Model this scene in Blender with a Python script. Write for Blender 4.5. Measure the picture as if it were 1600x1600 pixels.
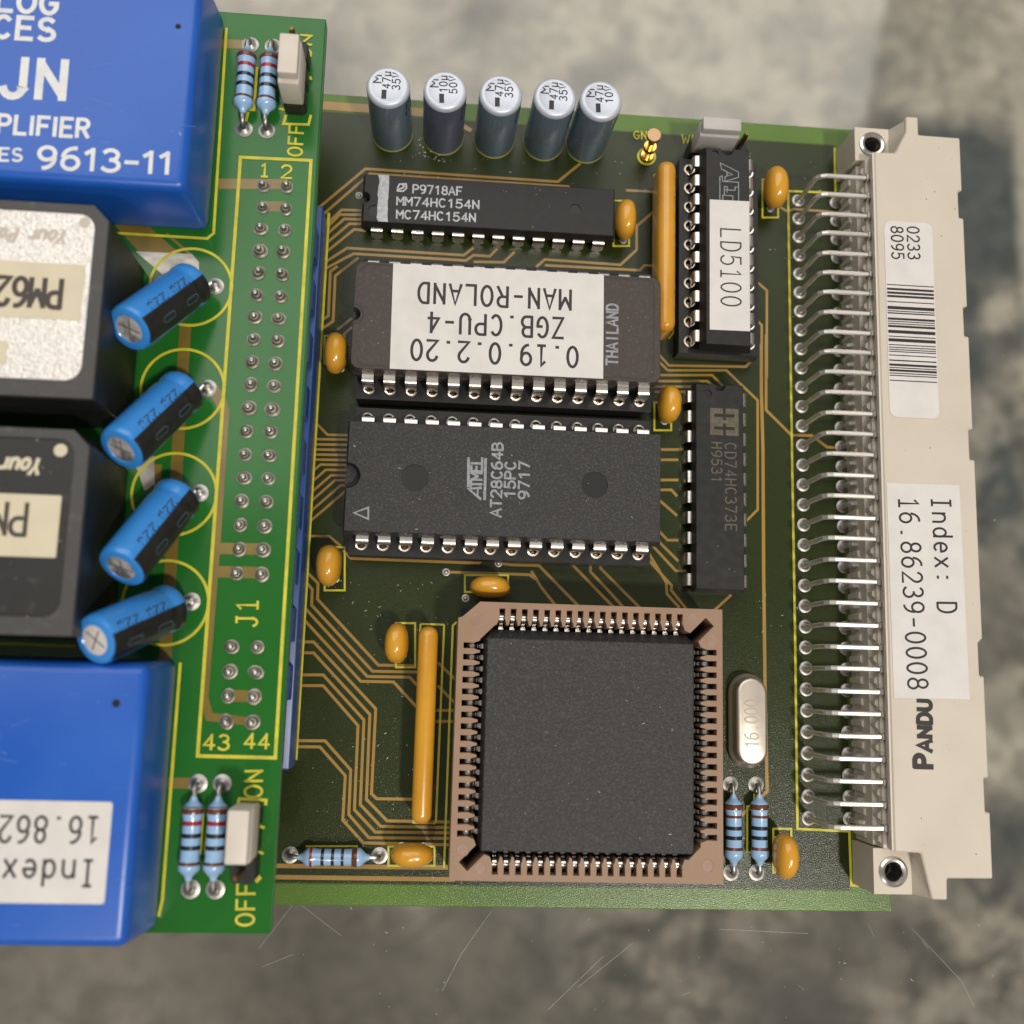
import bpy, bmesh, math, random
from mathutils import Vector, Matrix
from mathutils.geometry import tessellate_polygon
random.seed(7)
S = 0.001                                   # all dimensions below are in millimetres
PI = math.pi
scene = bpy.context.scene
COL = scene.collection
for o in list(bpy.data.objects): bpy.data.objects.remove(o)

# ------------------------------------------------------------------ camera
cam = bpy.data.cameras.new('camera'); camo = bpy.data.objects.new('camera', cam); COL.objects.link(camo)
camo.location = (-45.736*S, -62.613*S, 124.133*S)
camo.rotation_euler = (0.154003, -0.077361, 0.027983)
cam.sensor_width = 36; cam.lens = 36.085; cam.clip_start = 0.005; cam.clip_end = 20
cam.dof.use_dof = True; cam.dof.focus_distance = 0.121; cam.dof.aperture_fstop = 21.0
scene.camera = camo
# ------------------------------------------------------------------ room light (indoor photograph: lamps, no sky)
w = bpy.data.worlds.new('World'); scene.world = w; w.use_nodes = True
bg = w.node_tree.nodes['Background']; bg.inputs[0].default_value = (1.0, .95, .89, 1); bg.inputs[1].default_value = .2
def lamp(name, loc, aim, power, size, sy=None, col=(1, .9, .78), shape='RECTANGLE'):
    l = bpy.data.lights.new(name, 'AREA'); l.energy = power; l.color = col; l.shape = shape; l.size = size; l.size_y = sy or size
    o = bpy.data.objects.new(name, l); COL.objects.link(o); o.location = loc
    o.rotation_euler = (Vector(aim)-Vector(loc)).to_track_quat('-Z', 'Y').to_euler(); return o
lamp('ceiling_spot', (.37, -.60, 1.30), (0, 0, 0), 11, .11, col=(1, .93, .85), shape='DISK')
lamp('ceiling_spot', (-.10, -.95, 1.35), (0, 0, 0), 3.5, .07, col=(1, .93, .85), shape='DISK')
lamp('ceiling_panel', (-.33, 1.04, 1.40), (-.33, .2, 0), 14, 2.0, 1.12, (1, .97, .92))
lamp('ceiling_panel', (-.52, .34, 1.40), (-.52, .2, 0), 1.6, .7, .32, (1, .97, .92))
vs = scene.view_settings; vs.view_transform = 'Standard'; vs.look = 'None'; vs.exposure = .15; vs.gamma = 1

# ------------------------------------------------------------------ materials
def lin(c): return tuple((x/255/12.92 if x/255 <= .04045 else ((x/255+.055)/1.055)**2.4) for x in c)
MATS = {}
def mat(name, col, rough=.5, metal=0, spec=.5, bump=None, var=None, coat=0, alpha=None):
    if name in MATS: return MATS[name]
    m = bpy.data.materials.new(name); m.use_nodes = True; nt = m.node_tree; b = nt.nodes['Principled BSDF']
    b.inputs['Base Color'].default_value = (*col, 1); b.inputs['Roughness'].default_value = rough
    b.inputs['Metallic'].default_value = metal; b.inputs['Specular IOR Level'].default_value = spec
    if coat: b.inputs['Coat Weight'].default_value = coat; b.inputs['Coat Roughness'].default_value = .12
    tc = nt.nodes.new('ShaderNodeTexCoord')
    def noise(scale, det=3):
        n = nt.nodes.new('ShaderNodeTexNoise'); n.inputs['Scale'].default_value = scale; n.inputs['Detail'].default_value = det
        nt.links.new(tc.outputs['Object'], n.inputs['Vector']); return n
    if bump:
        n = noise(bump[0]); bp = nt.nodes.new('ShaderNodeBump'); bp.inputs['Strength'].default_value = bump[1]
        bp.inputs['Distance'].default_value = bump[2]*S
        nt.links.new(n.outputs['Fac'], bp.inputs['Height']); nt.links.new(bp.outputs['Normal'], b.inputs['Normal'])
    if var:                                 # (noise scale, other colour, sharpness low, high)
        n = noise(var[0], 4); r = nt.nodes.new('ShaderNodeValToRGB')
        r.color_ramp.elements[0].position = var[2]; r.color_ramp.elements[1].position = var[3]
        r.color_ramp.elements[0].color = (*col, 1); r.color_ramp.elements[1].color = (*var[1], 1)
        nt.links.new(n.outputs['Fac'], r.inputs[0]); nt.links.new(r.outputs[0], b.inputs['Base Color'])
        rr = nt.nodes.new('ShaderNodeMapRange'); rr.inputs['To Min'].default_value = rough*.85; rr.inputs['To Max'].default_value = min(1, rough*1.25)
        nt.links.new(n.outputs['Fac'], rr.inputs[0]); nt.links.new(rr.outputs[0], b.inputs['Roughness'])
    MATS[name] = m; return m

def pcb_mat(name, inner, border, xr, ylo, yhi, rough, bumpk):
    """solder mask over glass fibre: darker over the ground plane, lighter in the bare strip round the edge"""
    m = bpy.data.materials.new(name); m.use_nodes = True; nt = m.node_tree; N = nt.nodes; L = nt.links; b = N['Principled BSDF']
    g = N.new('ShaderNodeNewGeometry'); sx = N.new('ShaderNodeSeparateXYZ'); tc = N.new('ShaderNodeTexCoord')
    L.new(tc.outputs['Object'], sx.inputs[0])
    def mr(src, a, c):
        r = N.new('ShaderNodeMapRange'); r.inputs['From Min'].default_value = a*S; r.inputs['From Max'].default_value = c*S; L.new(src, r.inputs[0]); return r.outputs[0]
    def mul(a, c):
        q = N.new('ShaderNodeMath'); q.operation = 'MULTIPLY'; L.new(a, q.inputs[0]); L.new(c, q.inputs[1]); return q.outputs[0]
    msk = mul(mul(mr(sx.outputs[0], xr+.15, xr-.15), mr(sx.outputs[1], ylo-.15, ylo+.15)), mr(sx.outputs[1], yhi+.15, yhi-.15))
    n = N.new('ShaderNodeTexNoise'); n.inputs['Scale'].default_value = 60; n.inputs['Detail'].default_value = 5; L.new(tc.outputs['Object'], n.inputs['Vector'])
    mx = N.new('ShaderNodeMix'); mx.data_type = 'RGBA'; mx.inputs[6].default_value = (*border, 1); mx.inputs[7].default_value = (*inner, 1); L.new(msk, mx.inputs[0])
    hs = N.new('ShaderNodeHueSaturation'); L.new(mx.outputs[2], hs.inputs['Color'])
    v = N.new('ShaderNodeMapRange'); v.inputs['To Min'].default_value = .75; v.inputs['To Max'].default_value = 1.25; L.new(n.outputs['Fac'], v.inputs[0]); L.new(v.outputs[0], hs.inputs['Value'])
    L.new(hs.outputs[0], b.inputs['Base Color'])
    n2 = N.new('ShaderNodeTexNoise'); n2.inputs['Scale'].default_value = 7600; n2.inputs['Detail'].default_value = 1; L.new(tc.outputs['Object'], n2.inputs['Vector'])
    bp = N.new('ShaderNodeBump'); bp.inputs['Strength'].default_value = bumpk; bp.inputs['Distance'].default_value = .05*S; L.new(n2.outputs['Fac'], bp.inputs['Height']); L.new(bp.outputs[0], b.inputs['Normal'])
    b.inputs['Roughness'].default_value = rough; b.inputs['Specular IOR Level'].default_value = .36
    MATS[name] = m; return m
M_PCB = pcb_mat('solder_mask_olive', (.018, .027, .0032), (.085, .165, .022), 5.2+70, -87.0+39.4, 8.2+39.4, .25, .5)   # board origin at (-70, -39.4)
M_UPCB = pcb_mat('solder_mask_green', (.016, .125, .018), (.016, .125, .018), 999, -999, 999, .13, .12)
M_EDGE = mat('glass_fibre_edge', (.10, .17, .035), .6)
M_UEDGE = mat('green_board_edge', (.07, .20, .07), .5, bump=(900, .3, .1))
M_TRACE = mat('masked_copper', (.34, .205, .042), .28, 0, .6, bump=(2500, .25, .04), var=(120, (.27, .15, .03), .35, .7))
M_UTRACE = mat('masked_copper_upper', (.21, .15, .028), .25, 0, .6, bump=(2500, .2, .04), var=(120, (.15, .1, .02), .35, .7))
M_SILK = mat('yellow_ink', (.62, .55, .035), .45, bump=(3000, .3, .03), var=(700, (.42, .40, .025), .3, .75))
M_SOLDER = mat('solder', (.55, .53, .50), .42, 1, bump=(1800, .45, .08), var=(600, (.30, .285, .26), .3, .7))
M_TIN = mat('tinned_lead', (.80, .76, .71), .26, 1, bump=(900, .12, .05), var=(500, (.62, .58, .53), .35, .75))
M_PIN = mat('dull_tinned_pin', (.74, .705, .66), .36, .75, bump=(260, .22, .2), var=(240, (.58, .55, .51), .35, .7))
M_STEEL = mat('bright_metal', (.78, .75, .71), .2, 1, bump=(700, .1, .05))
M_GOLD = mat('gold_plate', (.80, .53, .16), .2, 1)
M_COPPER = mat('copper_top', (.52, .33, .19), .42, 1, bump=(1500, .2, .05))
M_BLACK = mat('moulded_black', (.018, .0175, .017), .55, 0, .45, bump=(3600, 1.0, .09), var=(4000, (.062, .060, .058), .48, .74))
M_BLACK2 = mat('satin_black', (.013, .0124, .0118), .42, 0, .36, bump=(2500, .25, .04), var=(900, (.022, .021, .02), .4, .8))
M_PIT = mat('moulded_black_polished', (.005, .0047, .0045), .4)
M_VOID = mat('black_cavity', (.006, .005, .004), .8)
M_CERAM = mat('brown_ceramic', (.05, .039, .033), .5, 0, .38, bump=(3500, .35, .05), var=(2500, (.085, .066, .056), .5, .8))
M_PAPER = mat('label_paper', (.64, .615, .595), .6, 0, .3, bump=(900, .06, .05), var=(350, (.585, .56, .54), .4, .75))
M_INK = mat('black_ink', (.016, .013, .013), .5)
M_WHITEINK = mat('white_ink', (.50, .52, .55), .55, bump=(4000, .3, .03), var=(2500, (.33, .345, .37), .35, .7))
M_GREYINK = mat('grey_ink', (.31, .32, .35), .55, bump=(4000, .3, .03), var=(2500, (.2, .2, .215), .3, .7))
M_GOLDINK = mat('faded_tan_ink', (.115, .098, .062), .6, var=(2500, (.07, .062, .045), .35, .7))
M_BEIGE = mat('beige_plastic', (.565, .51, .425), .48, 0, .4, bump=(500, .08, .08), var=(160, (.525, .47, .385), .35, .75))
M_BEIGE2 = mat('warm_white_plastic', (.60, .55, .48), .42, 0, .45, bump=(700, .1, .06), var=(300, (.56, .51, .44), .4, .7))
M_GREYJ = mat('grey_plastic', (.47, .45, .43), .4, 0, .45, bump=(700, .1, .06), var=(300, (.42, .4, .38), .4, .7))
M_BROWN = mat('tan_socket_plastic', (.265, .168, .104), .5, 0, .4, bump=(1200, .15, .06), var=(250, (.305, .19, .127), .35, .75))
M_YEL = mat('amber_epoxy', (.60, .295, .024), .24, 0, .5, bump=(260, .2, .25), var=(260, (.51, .235, .018), .35, .75), coat=.4)
M_RES = mat('sky_blue_lacquer', (.30, .48, .70), .22, 0, .5, bump=(600, .15, .1), var=(500, (.25, .42, .64), .4, .75), coat=.5)
def band_mat(n, c): return mat(n, c, .3, 0, .5, coat=.4)
BR = band_mat('band_brown', (.115, .035, .016)); RD = band_mat('band_red', (.30, .012, .025)); BK = band_mat('band_black', (.012, .014, .02))
M_CAN = mat('blue_grey_sleeve', (.20, .275, .345), .27, .5, .5, bump=(350, .12, .1), var=(140, (.22, .30, .38), .35, .75))
M_CAN2 = mat('violet_grey_sleeve', (.12, .135, .2), .3, .4, .5, bump=(350, .2, .1), var=(120, (.19, .21, .28), .35, .75))
M_CANTOP = mat('pale_can_top', (.60, .64, .72), .42, .35, .5, bump=(250, .15, .08), var=(160, (.5, .55, .64), .35, .75))
M_BLUE = mat('blue_module_plastic', (.008, .085, .43), .3, 0, .5, bump=(260, .08, .08), var=(90, (.014, .105, .47), .35, .75))
M_BLUE2 = mat('blue_socket_plastic', (.02, .075, .26), .35, 0, .5, bump=(300, .15, .08))
M_SLEEVE = mat('bright_blue_sleeve', (.035, .235, .64), .3, 0, .5, bump=(300, .2, .12), coat=.3)
M_SILVER = mat('glittering_silver_plate', (.88, .85, .81), .42, 1, bump=(4200, 1.0, .13), var=(4200, (.66, .62, .58), .4, .65))
M_MODBLK = mat('black_module_plastic', (.014, .0135, .013), .42, 0, .5, bump=(700, .2, .06), var=(800, (.05, .048, .046), .6, .85))
M_MODRIM = mat('grey_module_rim', (.055, .054, .053), .5, 0, .45, bump=(900, .35, .06), var=(1100, (.1, .098, .095), .55, .85))  # rim tone, greyer than the black module body
M_CREAM = mat('cream_label', (.60, .545, .40), .5, 0, .4, var=(300, (.57, .51, .37), .4, .7))
M_MOULD = mat('white_raised_print', (.66, .67, .66), .35, 0, .5, var=(700, (.52, .56, .62), .45, .8))
M_CRYST = mat('nickel_can', (.66, .595, .51), .34, .9, bump=(300, .2, .15), var=(160, (.62, .555, .475), .35, .75))

# ------------------------------------------------------------------ mesh helpers (coordinates in mm)
def build(name, V, F, m, parent=None, off=(0, 0, 0), smooth=False, m2=None, idx=None, angle=35):
    me = bpy.data.meshes.new(name)
    me.from_pydata([((x-off[0])*S, (y-off[1])*S, (z-off[2])*S) for x, y, z in V], [], F)
    me.materials.append(m)
    if m2: me.materials.append(m2)
    if idx: me.polygons.foreach_set('material_index', idx)
    me.update()
    if smooth:
        bm = bmesh.new(); bm.from_mesh(me); bmesh.ops.recalc_face_normals(bm, faces=bm.faces)
        for f in bm.faces: f.smooth = True
        a = math.radians(angle)
        for e in bm.edges:
            if len(e.link_faces) == 2 and e.calc_face_angle(0) > a: e.smooth = False
        bm.to_mesh(me); bm.free()
    o = bpy.data.objects.new(name, me); COL.objects.link(o)
    if parent: o.parent = parent
    return o
def thing(name, label, cat, loc=(0, 0, 0), group=None):
    o = bpy.data.objects.new(name, None); COL.objects.link(o); o.empty_display_size = .002
    o.location = [c*S for c in loc]; o['label'] = label; o['category'] = cat; o['loc'] = list(loc)
    if group: o['group'] = group
    return o
def off_of(p):
    while p.parent: p = p.parent
    return tuple(p['loc'])
def part(parent, name, vf, m, **k): return build(name, vf[0], vf[1], m, parent, off_of(parent), **k)
def inst(parent, name, me, loc, rz=0):
    o = bpy.data.objects.new(name, me); COL.objects.link(o); o.parent = parent; q = off_of(parent)
    o.location = [(a-b)*S for a, b in zip(loc, q)]; o.rotation_euler[2] = rz; return o
def merge(*vfs):
    V = []; F = []
    for v, f in vfs:
        n = len(V); V += list(v); F += [tuple(i+n for i in q) for q in f]
    return V, F
def box(x0, x1, y0, y1, z0, z1):
    V = [(x, y, z) for z in (z0, z1) for x, y in ((x0, y0), (x1, y0), (x1, y1), (x0, y1))]
    return V, [(3, 2, 1, 0), (4, 5, 6, 7), (0, 1, 5, 4), (1, 2, 6, 5), (2, 3, 7, 6), (3, 0, 4, 7)]
def bevelled(vf, r, seg=2, ang=30):
    bm = bmesh.new(); vs_ = [bm.verts.new(v) for v in vf[0]]
    for f in vf[1]: bm.faces.new([vs_[i] for i in f])
    bmesh.ops.recalc_face_normals(bm, faces=bm.faces)
    es = [e for e in bm.edges if len(e.link_faces) == 2 and e.calc_face_angle(0) > math.radians(ang)]
    bmesh.ops.bevel(bm, geom=es, offset=r, segments=seg, affect='EDGES', profile=.5, clamp_overlap=True)
    bm.verts.index_update(); V = [tuple(v.co) for v in bm.verts]; F = [tuple(v.index for v in f.verts) for f in bm.faces]; bm.free(); return V, F
def rbox(x0, x1, y0, y1, z0, z1, r, seg=2): return bevelled(box(x0, x1, y0, y1, z0, z1), r, seg)
def loft(rings, cap=(1, 1)):
    n = len(rings[0]); V = [p for r in rings for p in r]; F = []
    for k in range(len(rings)-1):
        for i in range(n):
            j = (i+1) % n; F.append((k*n+i, k*n+j, k*n+n+j, k*n+n+i))
    if cap[0]: F.append(tuple(range(n-1, -1, -1)))
    if cap[1]: F.append(tuple((len(rings)-1)*n+i for i in range(n)))
    return V, F
def prism(poly, z0, z1): return loft([[(x, y, z0) for x, y in poly], [(x, y, z1) for x, y in poly]])
def holed(outer, holes, z, depth, floor=True):
    """flat face at z with recesses; returns (verts, faces) of face, recess walls and floors"""
    loops = [outer]+holes; V = [(x, y, z) for l in loops for x, y in l]
    tri = tessellate_polygon([[Vector((x, y, 0)) for x, y in l] for l in loops]); F = [tuple(t) for t in tri]
    n = len(outer)
    for h in holes:
        k = len(h); b = len(V); V += [(x, y, z-depth) for x, y in h]
        for i in range(k): F.append((n+i, n+(i+1) % k, b+(i+1) % k, b+i))
        if floor: F.append(tuple(b+i for i in range(k)))
        n += k
    return V, F
def circ(cx, cy, r, n=24, a0=0, a1=2*PI):
    full = abs(a1-a0-2*PI) < 1e-6
    return [(cx+r*math.cos(a0+(a1-a0)*i/(n if full else n-1)), cy+r*math.sin(a0+(a1-a0)*i/(n if full else n-1))) for i in range(n)]
def lathe(prof, n=24, c=(0, 0, 0), capb=True, capt=True):
    rings = [[(c[0]+r*math.cos(2*PI*i/n), c[1]+r*math.sin(2*PI*i/n), c[2]+z) for i in range(n)] for r, z in prof]
    return loft(rings, (capb, capt))
def xf(vf, M): return [tuple(M @ Vector(v)) for v in vf[0]], vf[1]
def tube(path, r, n=8, sq=False):
    P = [Vector(p) for p in path]; rings = []; up = None
    for i, p in enumerate(P):
        t = ((P[i]-P[i-1]).normalized() if i else Vector())+((P[i+1]-P[i]).normalized() if i < len(P)-1 else Vector()); t.normalize()
        if up is None: up = t.orthogonal().normalized()
        up = (up-t*up.dot(t)).normalized(); sd = t.cross(up)
        rr = r[i] if isinstance(r, (list, tuple)) else r
        if sq:
            c = .28; pts = [(1, -c), (1, c), (c, 1), (-c, 1), (-1, c), (-1, -c), (-c, -1), (c, -1)]
            rings.append([tuple(p+(up*a+sd*b)*rr) for a, b in pts])
        else: rings.append([tuple(p+(up*math.cos(2*PI*k/n)+sd*math.sin(2*PI*k/n))*rr) for k in range(n)])
    return loft(rings)
def ribbon(pts, w, z, h=0, ext=0):
    P = [Vector((p[0], p[1])) for p in pts]; closed = (P[0]-P[-1]).length < 1e-4 and len(P) > 2
    if closed: P = P[:-1]
    n = len(P); L = []; R = []
    for i in range(n):
        a = P[i-1] if (i or closed) else None; b = P[(i+1) % n] if (i < n-1 or closed) else None
        d1 = (P[i]-a).normalized() if a is not None else None; d2 = (b-P[i]).normalized() if b is not None else None
        q = P[i].copy()
        if d1 is None: d1 = d2; q -= d2*ext
        if d2 is None: d2 = d1; q += d1*ext
        n1 = Vector((-d1.y, d1.x)); n2 = Vector((-d2.y, d2.x)); m = n1+n2
        if m.length < .2: m = n1.copy()
        else: m.normalize()
        k = min(1/max(m.dot(n1), .3), 1.6)*w/2
        L.append(q+m*k); R.append(q-m*k)
    V = [(p.x, p.y, z) for p in L]+[(p.x, p.y, z) for p in R]
    F = [(i, n+i, n+(i+1) % n, (i+1) % n) for i in range(n if closed else n-1)]
    if h:
        V += [(x, y, z-h) for x, y, _ in V]
        for i in range(n if closed else n-1):
            j = (i+1) % n; F += [(j, i, 2*n+i, 2*n+j)[::-1], (n+i, n+j, 3*n+j, 3*n+i)[::-1]]
    return V, F

# ------------------------------------------------------------------ stroke lettering
def A(cx, cy, rx, ry, a0, a1, n=10): return [(cx+rx*math.cos(math.radians(a0+(a1-a0)*i/n)), cy+ry*math.sin(math.radians(a0+(a1-a0)*i/n))) for i in range(n+1)]
G = {
 '0': [A(2, 3, 1.8, 3, 0, 360, 20)], '1': [[(.9, 4.9), (2.1, 6), (2.1, 0)], [(.8, 0), (3.4, 0)]],
 '2': [A(2, 4.3, 1.75, 1.7, 165, -35, 9)+[(.2, 0), (3.9, 0)]], '3': [A(1.9, 4.55, 1.6, 1.45, 150, -90, 9), A(1.9, 1.6, 1.9, 1.6, 88, -150, 10)],
 '4': [[(2.9, 0), (2.9, 6)], [(2.9, 5.7), (.3, 1.7), (4, 1.7)]], '5': [[(3.5, 6), (.8, 6), (.5, 3.2)]+A(1.9, 1.9, 1.9, 1.95, 115, -150, 10)],
 '6': [A(2.9, 3.2, 2.6, 2.8, 85, 172, 7), A(2, 1.8, 1.75, 1.8, 0, 360, 18)], '7': [[(.2, 6), (3.8, 6), (1.6, 0)]],
 '8': [A(2, 4.5, 1.5, 1.5, 0, 360, 16), A(2, 1.55, 1.8, 1.55, 0, 360, 16)], '9': [A(2, 4.2, 1.75, 1.8, 0, 360, 18), A(1.1, 2.8, 2.6, 2.8, 8, -85, 7)],
 'A': [[(0, 0), (2, 6), (4, 0)], [(.75, 2), (3.25, 2)]], 'B': [[(.3, 0), (.3, 6)], [(.3, 6), (2.2, 6)]+A(2.2, 4.6, 1.4, 1.4, 85, -85, 8)+[(2.1, 3.2), (.3, 3.2)], A(2.3, 1.6, 1.6, 1.6, 85, -85, 8)+[(2.2, 0), (.3, 0)]],
 'C': [A(2.1, 3, 1.9, 3, 45, 315, 14)], 'D': [[(.3, 0), (.3, 6)], [(.3, 6), (1.7, 6)]+A(1.8, 3, 2, 3, 85, -85, 12)+[(1.7, 0), (.3, 0)]],
 'E': [[(3.7, 6), (.4, 6), (.4, 0), (3.8, 0)], [(.4, 3.1), (3.2, 3.1)]], 'F': [[(3.7, 6), (.4, 6), (.4, 0)], [(.4, 3.1), (3.1, 3.1)]],
 'G': [A(2.1, 3, 1.9, 3, 45, 330, 14)+[(3.8, 2.8), (2.3, 2.8)]], 'H': [[(.3, 0), (.3, 6)], [(3.7, 0), (3.7, 6)], [(.3, 3.1), (3.7, 3.1)]],
 'I': [[(2, 0), (2, 6)], [(.9, 6), (3.1, 6)], [(.9, 0), (3.1, 0)]], 'J': [[(1.4, 6), (3.4, 6)], [(2.8, 6), (2.8, 1.4)]+A(1.5, 1.4, 1.3, 1.4, 0, -165, 8)],
 'L': [[(.5, 6), (.5, 0), (3.8, 0)]], 'M': [[(.1, 0), (.1, 6)], [(.1, 5.7), (2, 2.4)], [(2, 2.4), (3.9, 5.7)], [(3.9, 0), (3.9, 6)]], 'N': [[(.3, 0), (.3, 6)], [(.3, 5.6), (3.7, .4)], [(3.7, 0), (3.7, 6)]],
 'O': [A(2, 3, 1.9, 3, 0, 360, 20)], 'P': [[(.3, 0), (.3, 6)], [(.3, 6), (2.1, 6)]+A(2.2, 4.4, 1.6, 1.6, 85, -85, 8)+[(2.1, 2.8), (.3, 2.8)]],
 'R': [[(.3, 0), (.3, 6)], [(.3, 6), (2.1, 6)]+A(2.2, 4.5, 1.5, 1.5, 85, -85, 8)+[(2.1, 3), (.3, 3)], [(2, 3), (3.8, 0)]],
 'S': [A(2, 4.5, 1.6, 1.5, 35, 270, 9)+A(2, 1.5, 1.8, 1.5, 90, -145, 9)], 'T': [[(2, 0), (2, 6)], [(.1, 6), (3.9, 6)]],
 'U': [[(.3, 6), (.3, 1.8)]+A(2, 1.8, 1.7, 1.8, 180, 360, 10)+[(3.7, 6)]], 'V': [[(0, 6), (2, 0), (4, 6)]], 'W': [[(0, 6), (1, 0), (2, 4.2), (3, 0), (4, 6)]],
 'X': [[(.2, 0), (3.8, 6)], [(.2, 6), (3.8, 0)]], 'Y': [[(.1, 6), (2, 3), (3.9, 6)], [(2, 3), (2, 0)]], 'Z': [[(.2, 6), (3.8, 6), (.2, 0), (3.8, 0)]],
 '.': [[(1.65, .3), (2.35, .3)]], ':': [[(1.65, .6), (2.35, .6)], [(1.65, 3.6), (2.35, 3.6)]], '-': [[(.7, 2.7), (3.3, 2.7)]], ' ': [],
 'n': [[(.4, 0), (.4, 4)], A(2, 2.4, 1.6, 1.6, 160, 0, 8)+[(3.6, 0)]], 'd': [[(3.5, 0), (3.5, 6)], A(2, 2, 1.6, 2, 0, 360, 16)],
 'e': [[(.4, 2.1), (3.5, 2.1)], A(2, 2, 1.65, 2, 0, 310, 14)], 'x': [[(.4, 0), (3.6, 4)], [(.4, 4), (3.6, 0)]], 'o': [A(2, 2, 1.65, 2, 0, 360, 16)],
 'u': [[(.4, 4), (.4, 1.5)]+A(2, 1.5, 1.6, 1.5, 180, 350, 8), [(3.6, 4), (3.6, 0)]], 'r': [[(.8, 0), (.8, 4)], A(2.5, 2.3, 1.7, 1.6, 170, 60, 6)],
 'a': [A(1.9, 2, 1.5, 2, 0, 360, 16), [(3.5, 4), (3.5, 0)]], 'u2': [[(.5, 4.2), (.5, -1.2)], A(2, 1.6, 1.5, 1.5, 185, 355, 8), [(3.5, 4.2), (3.5, .1)]],
}
G['\u00b5'] = G['u2']
SANS = {'I': [[(2, 0), (2, 6)]], 'J': [[(3.2, 6), (3.2, 1.5)]+A(1.8, 1.5, 1.4, 1.5, 0, -170, 8)], '1': [[(.9, 4.7), (2.4, 5.8)], [(2.4, 0), (2.4, 6)]]}
def text(s, a, b, h, z, w, shear=0, cell=5.3, mono=True, warp=None, sans=True):
    a = Vector(a); b = Vector(b); d = (b-a); Lt = d.length; d.normalize(); up = Vector((-d.y, d.x)); out = []
    adv = []
    for ch in s: adv.append(cell if mono else {'1': 3.7, 'I': 2.2, '.': 2.2, ':': 2.2, '-': 4, ' ': 2.6}.get(ch, cell))
    tot = sum(adv)-(cell-4); sx = Lt/tot; sy = h/6; x = 0
    for ch, ad in zip(s, adv):
        sh = 0 if mono else (ad-cell)/2
        for st in (SANS.get(ch, G[ch]) if sans else G[ch]):
            pts = []
            for px, py in st:
                X = (x+px+sh)*sx+shear*py*sy; Y = py*sy; q = a+d*X+up*Y; pts.append((q.x, q.y))
            out.append(ribbon(pts, w, z+.004*(len(out) % 3), ext=w*.3))
        x += ad
    vf = merge(*out)
    if warp: vf = [warp(v) for v in vf[0]], vf[1]
    return vf

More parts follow.
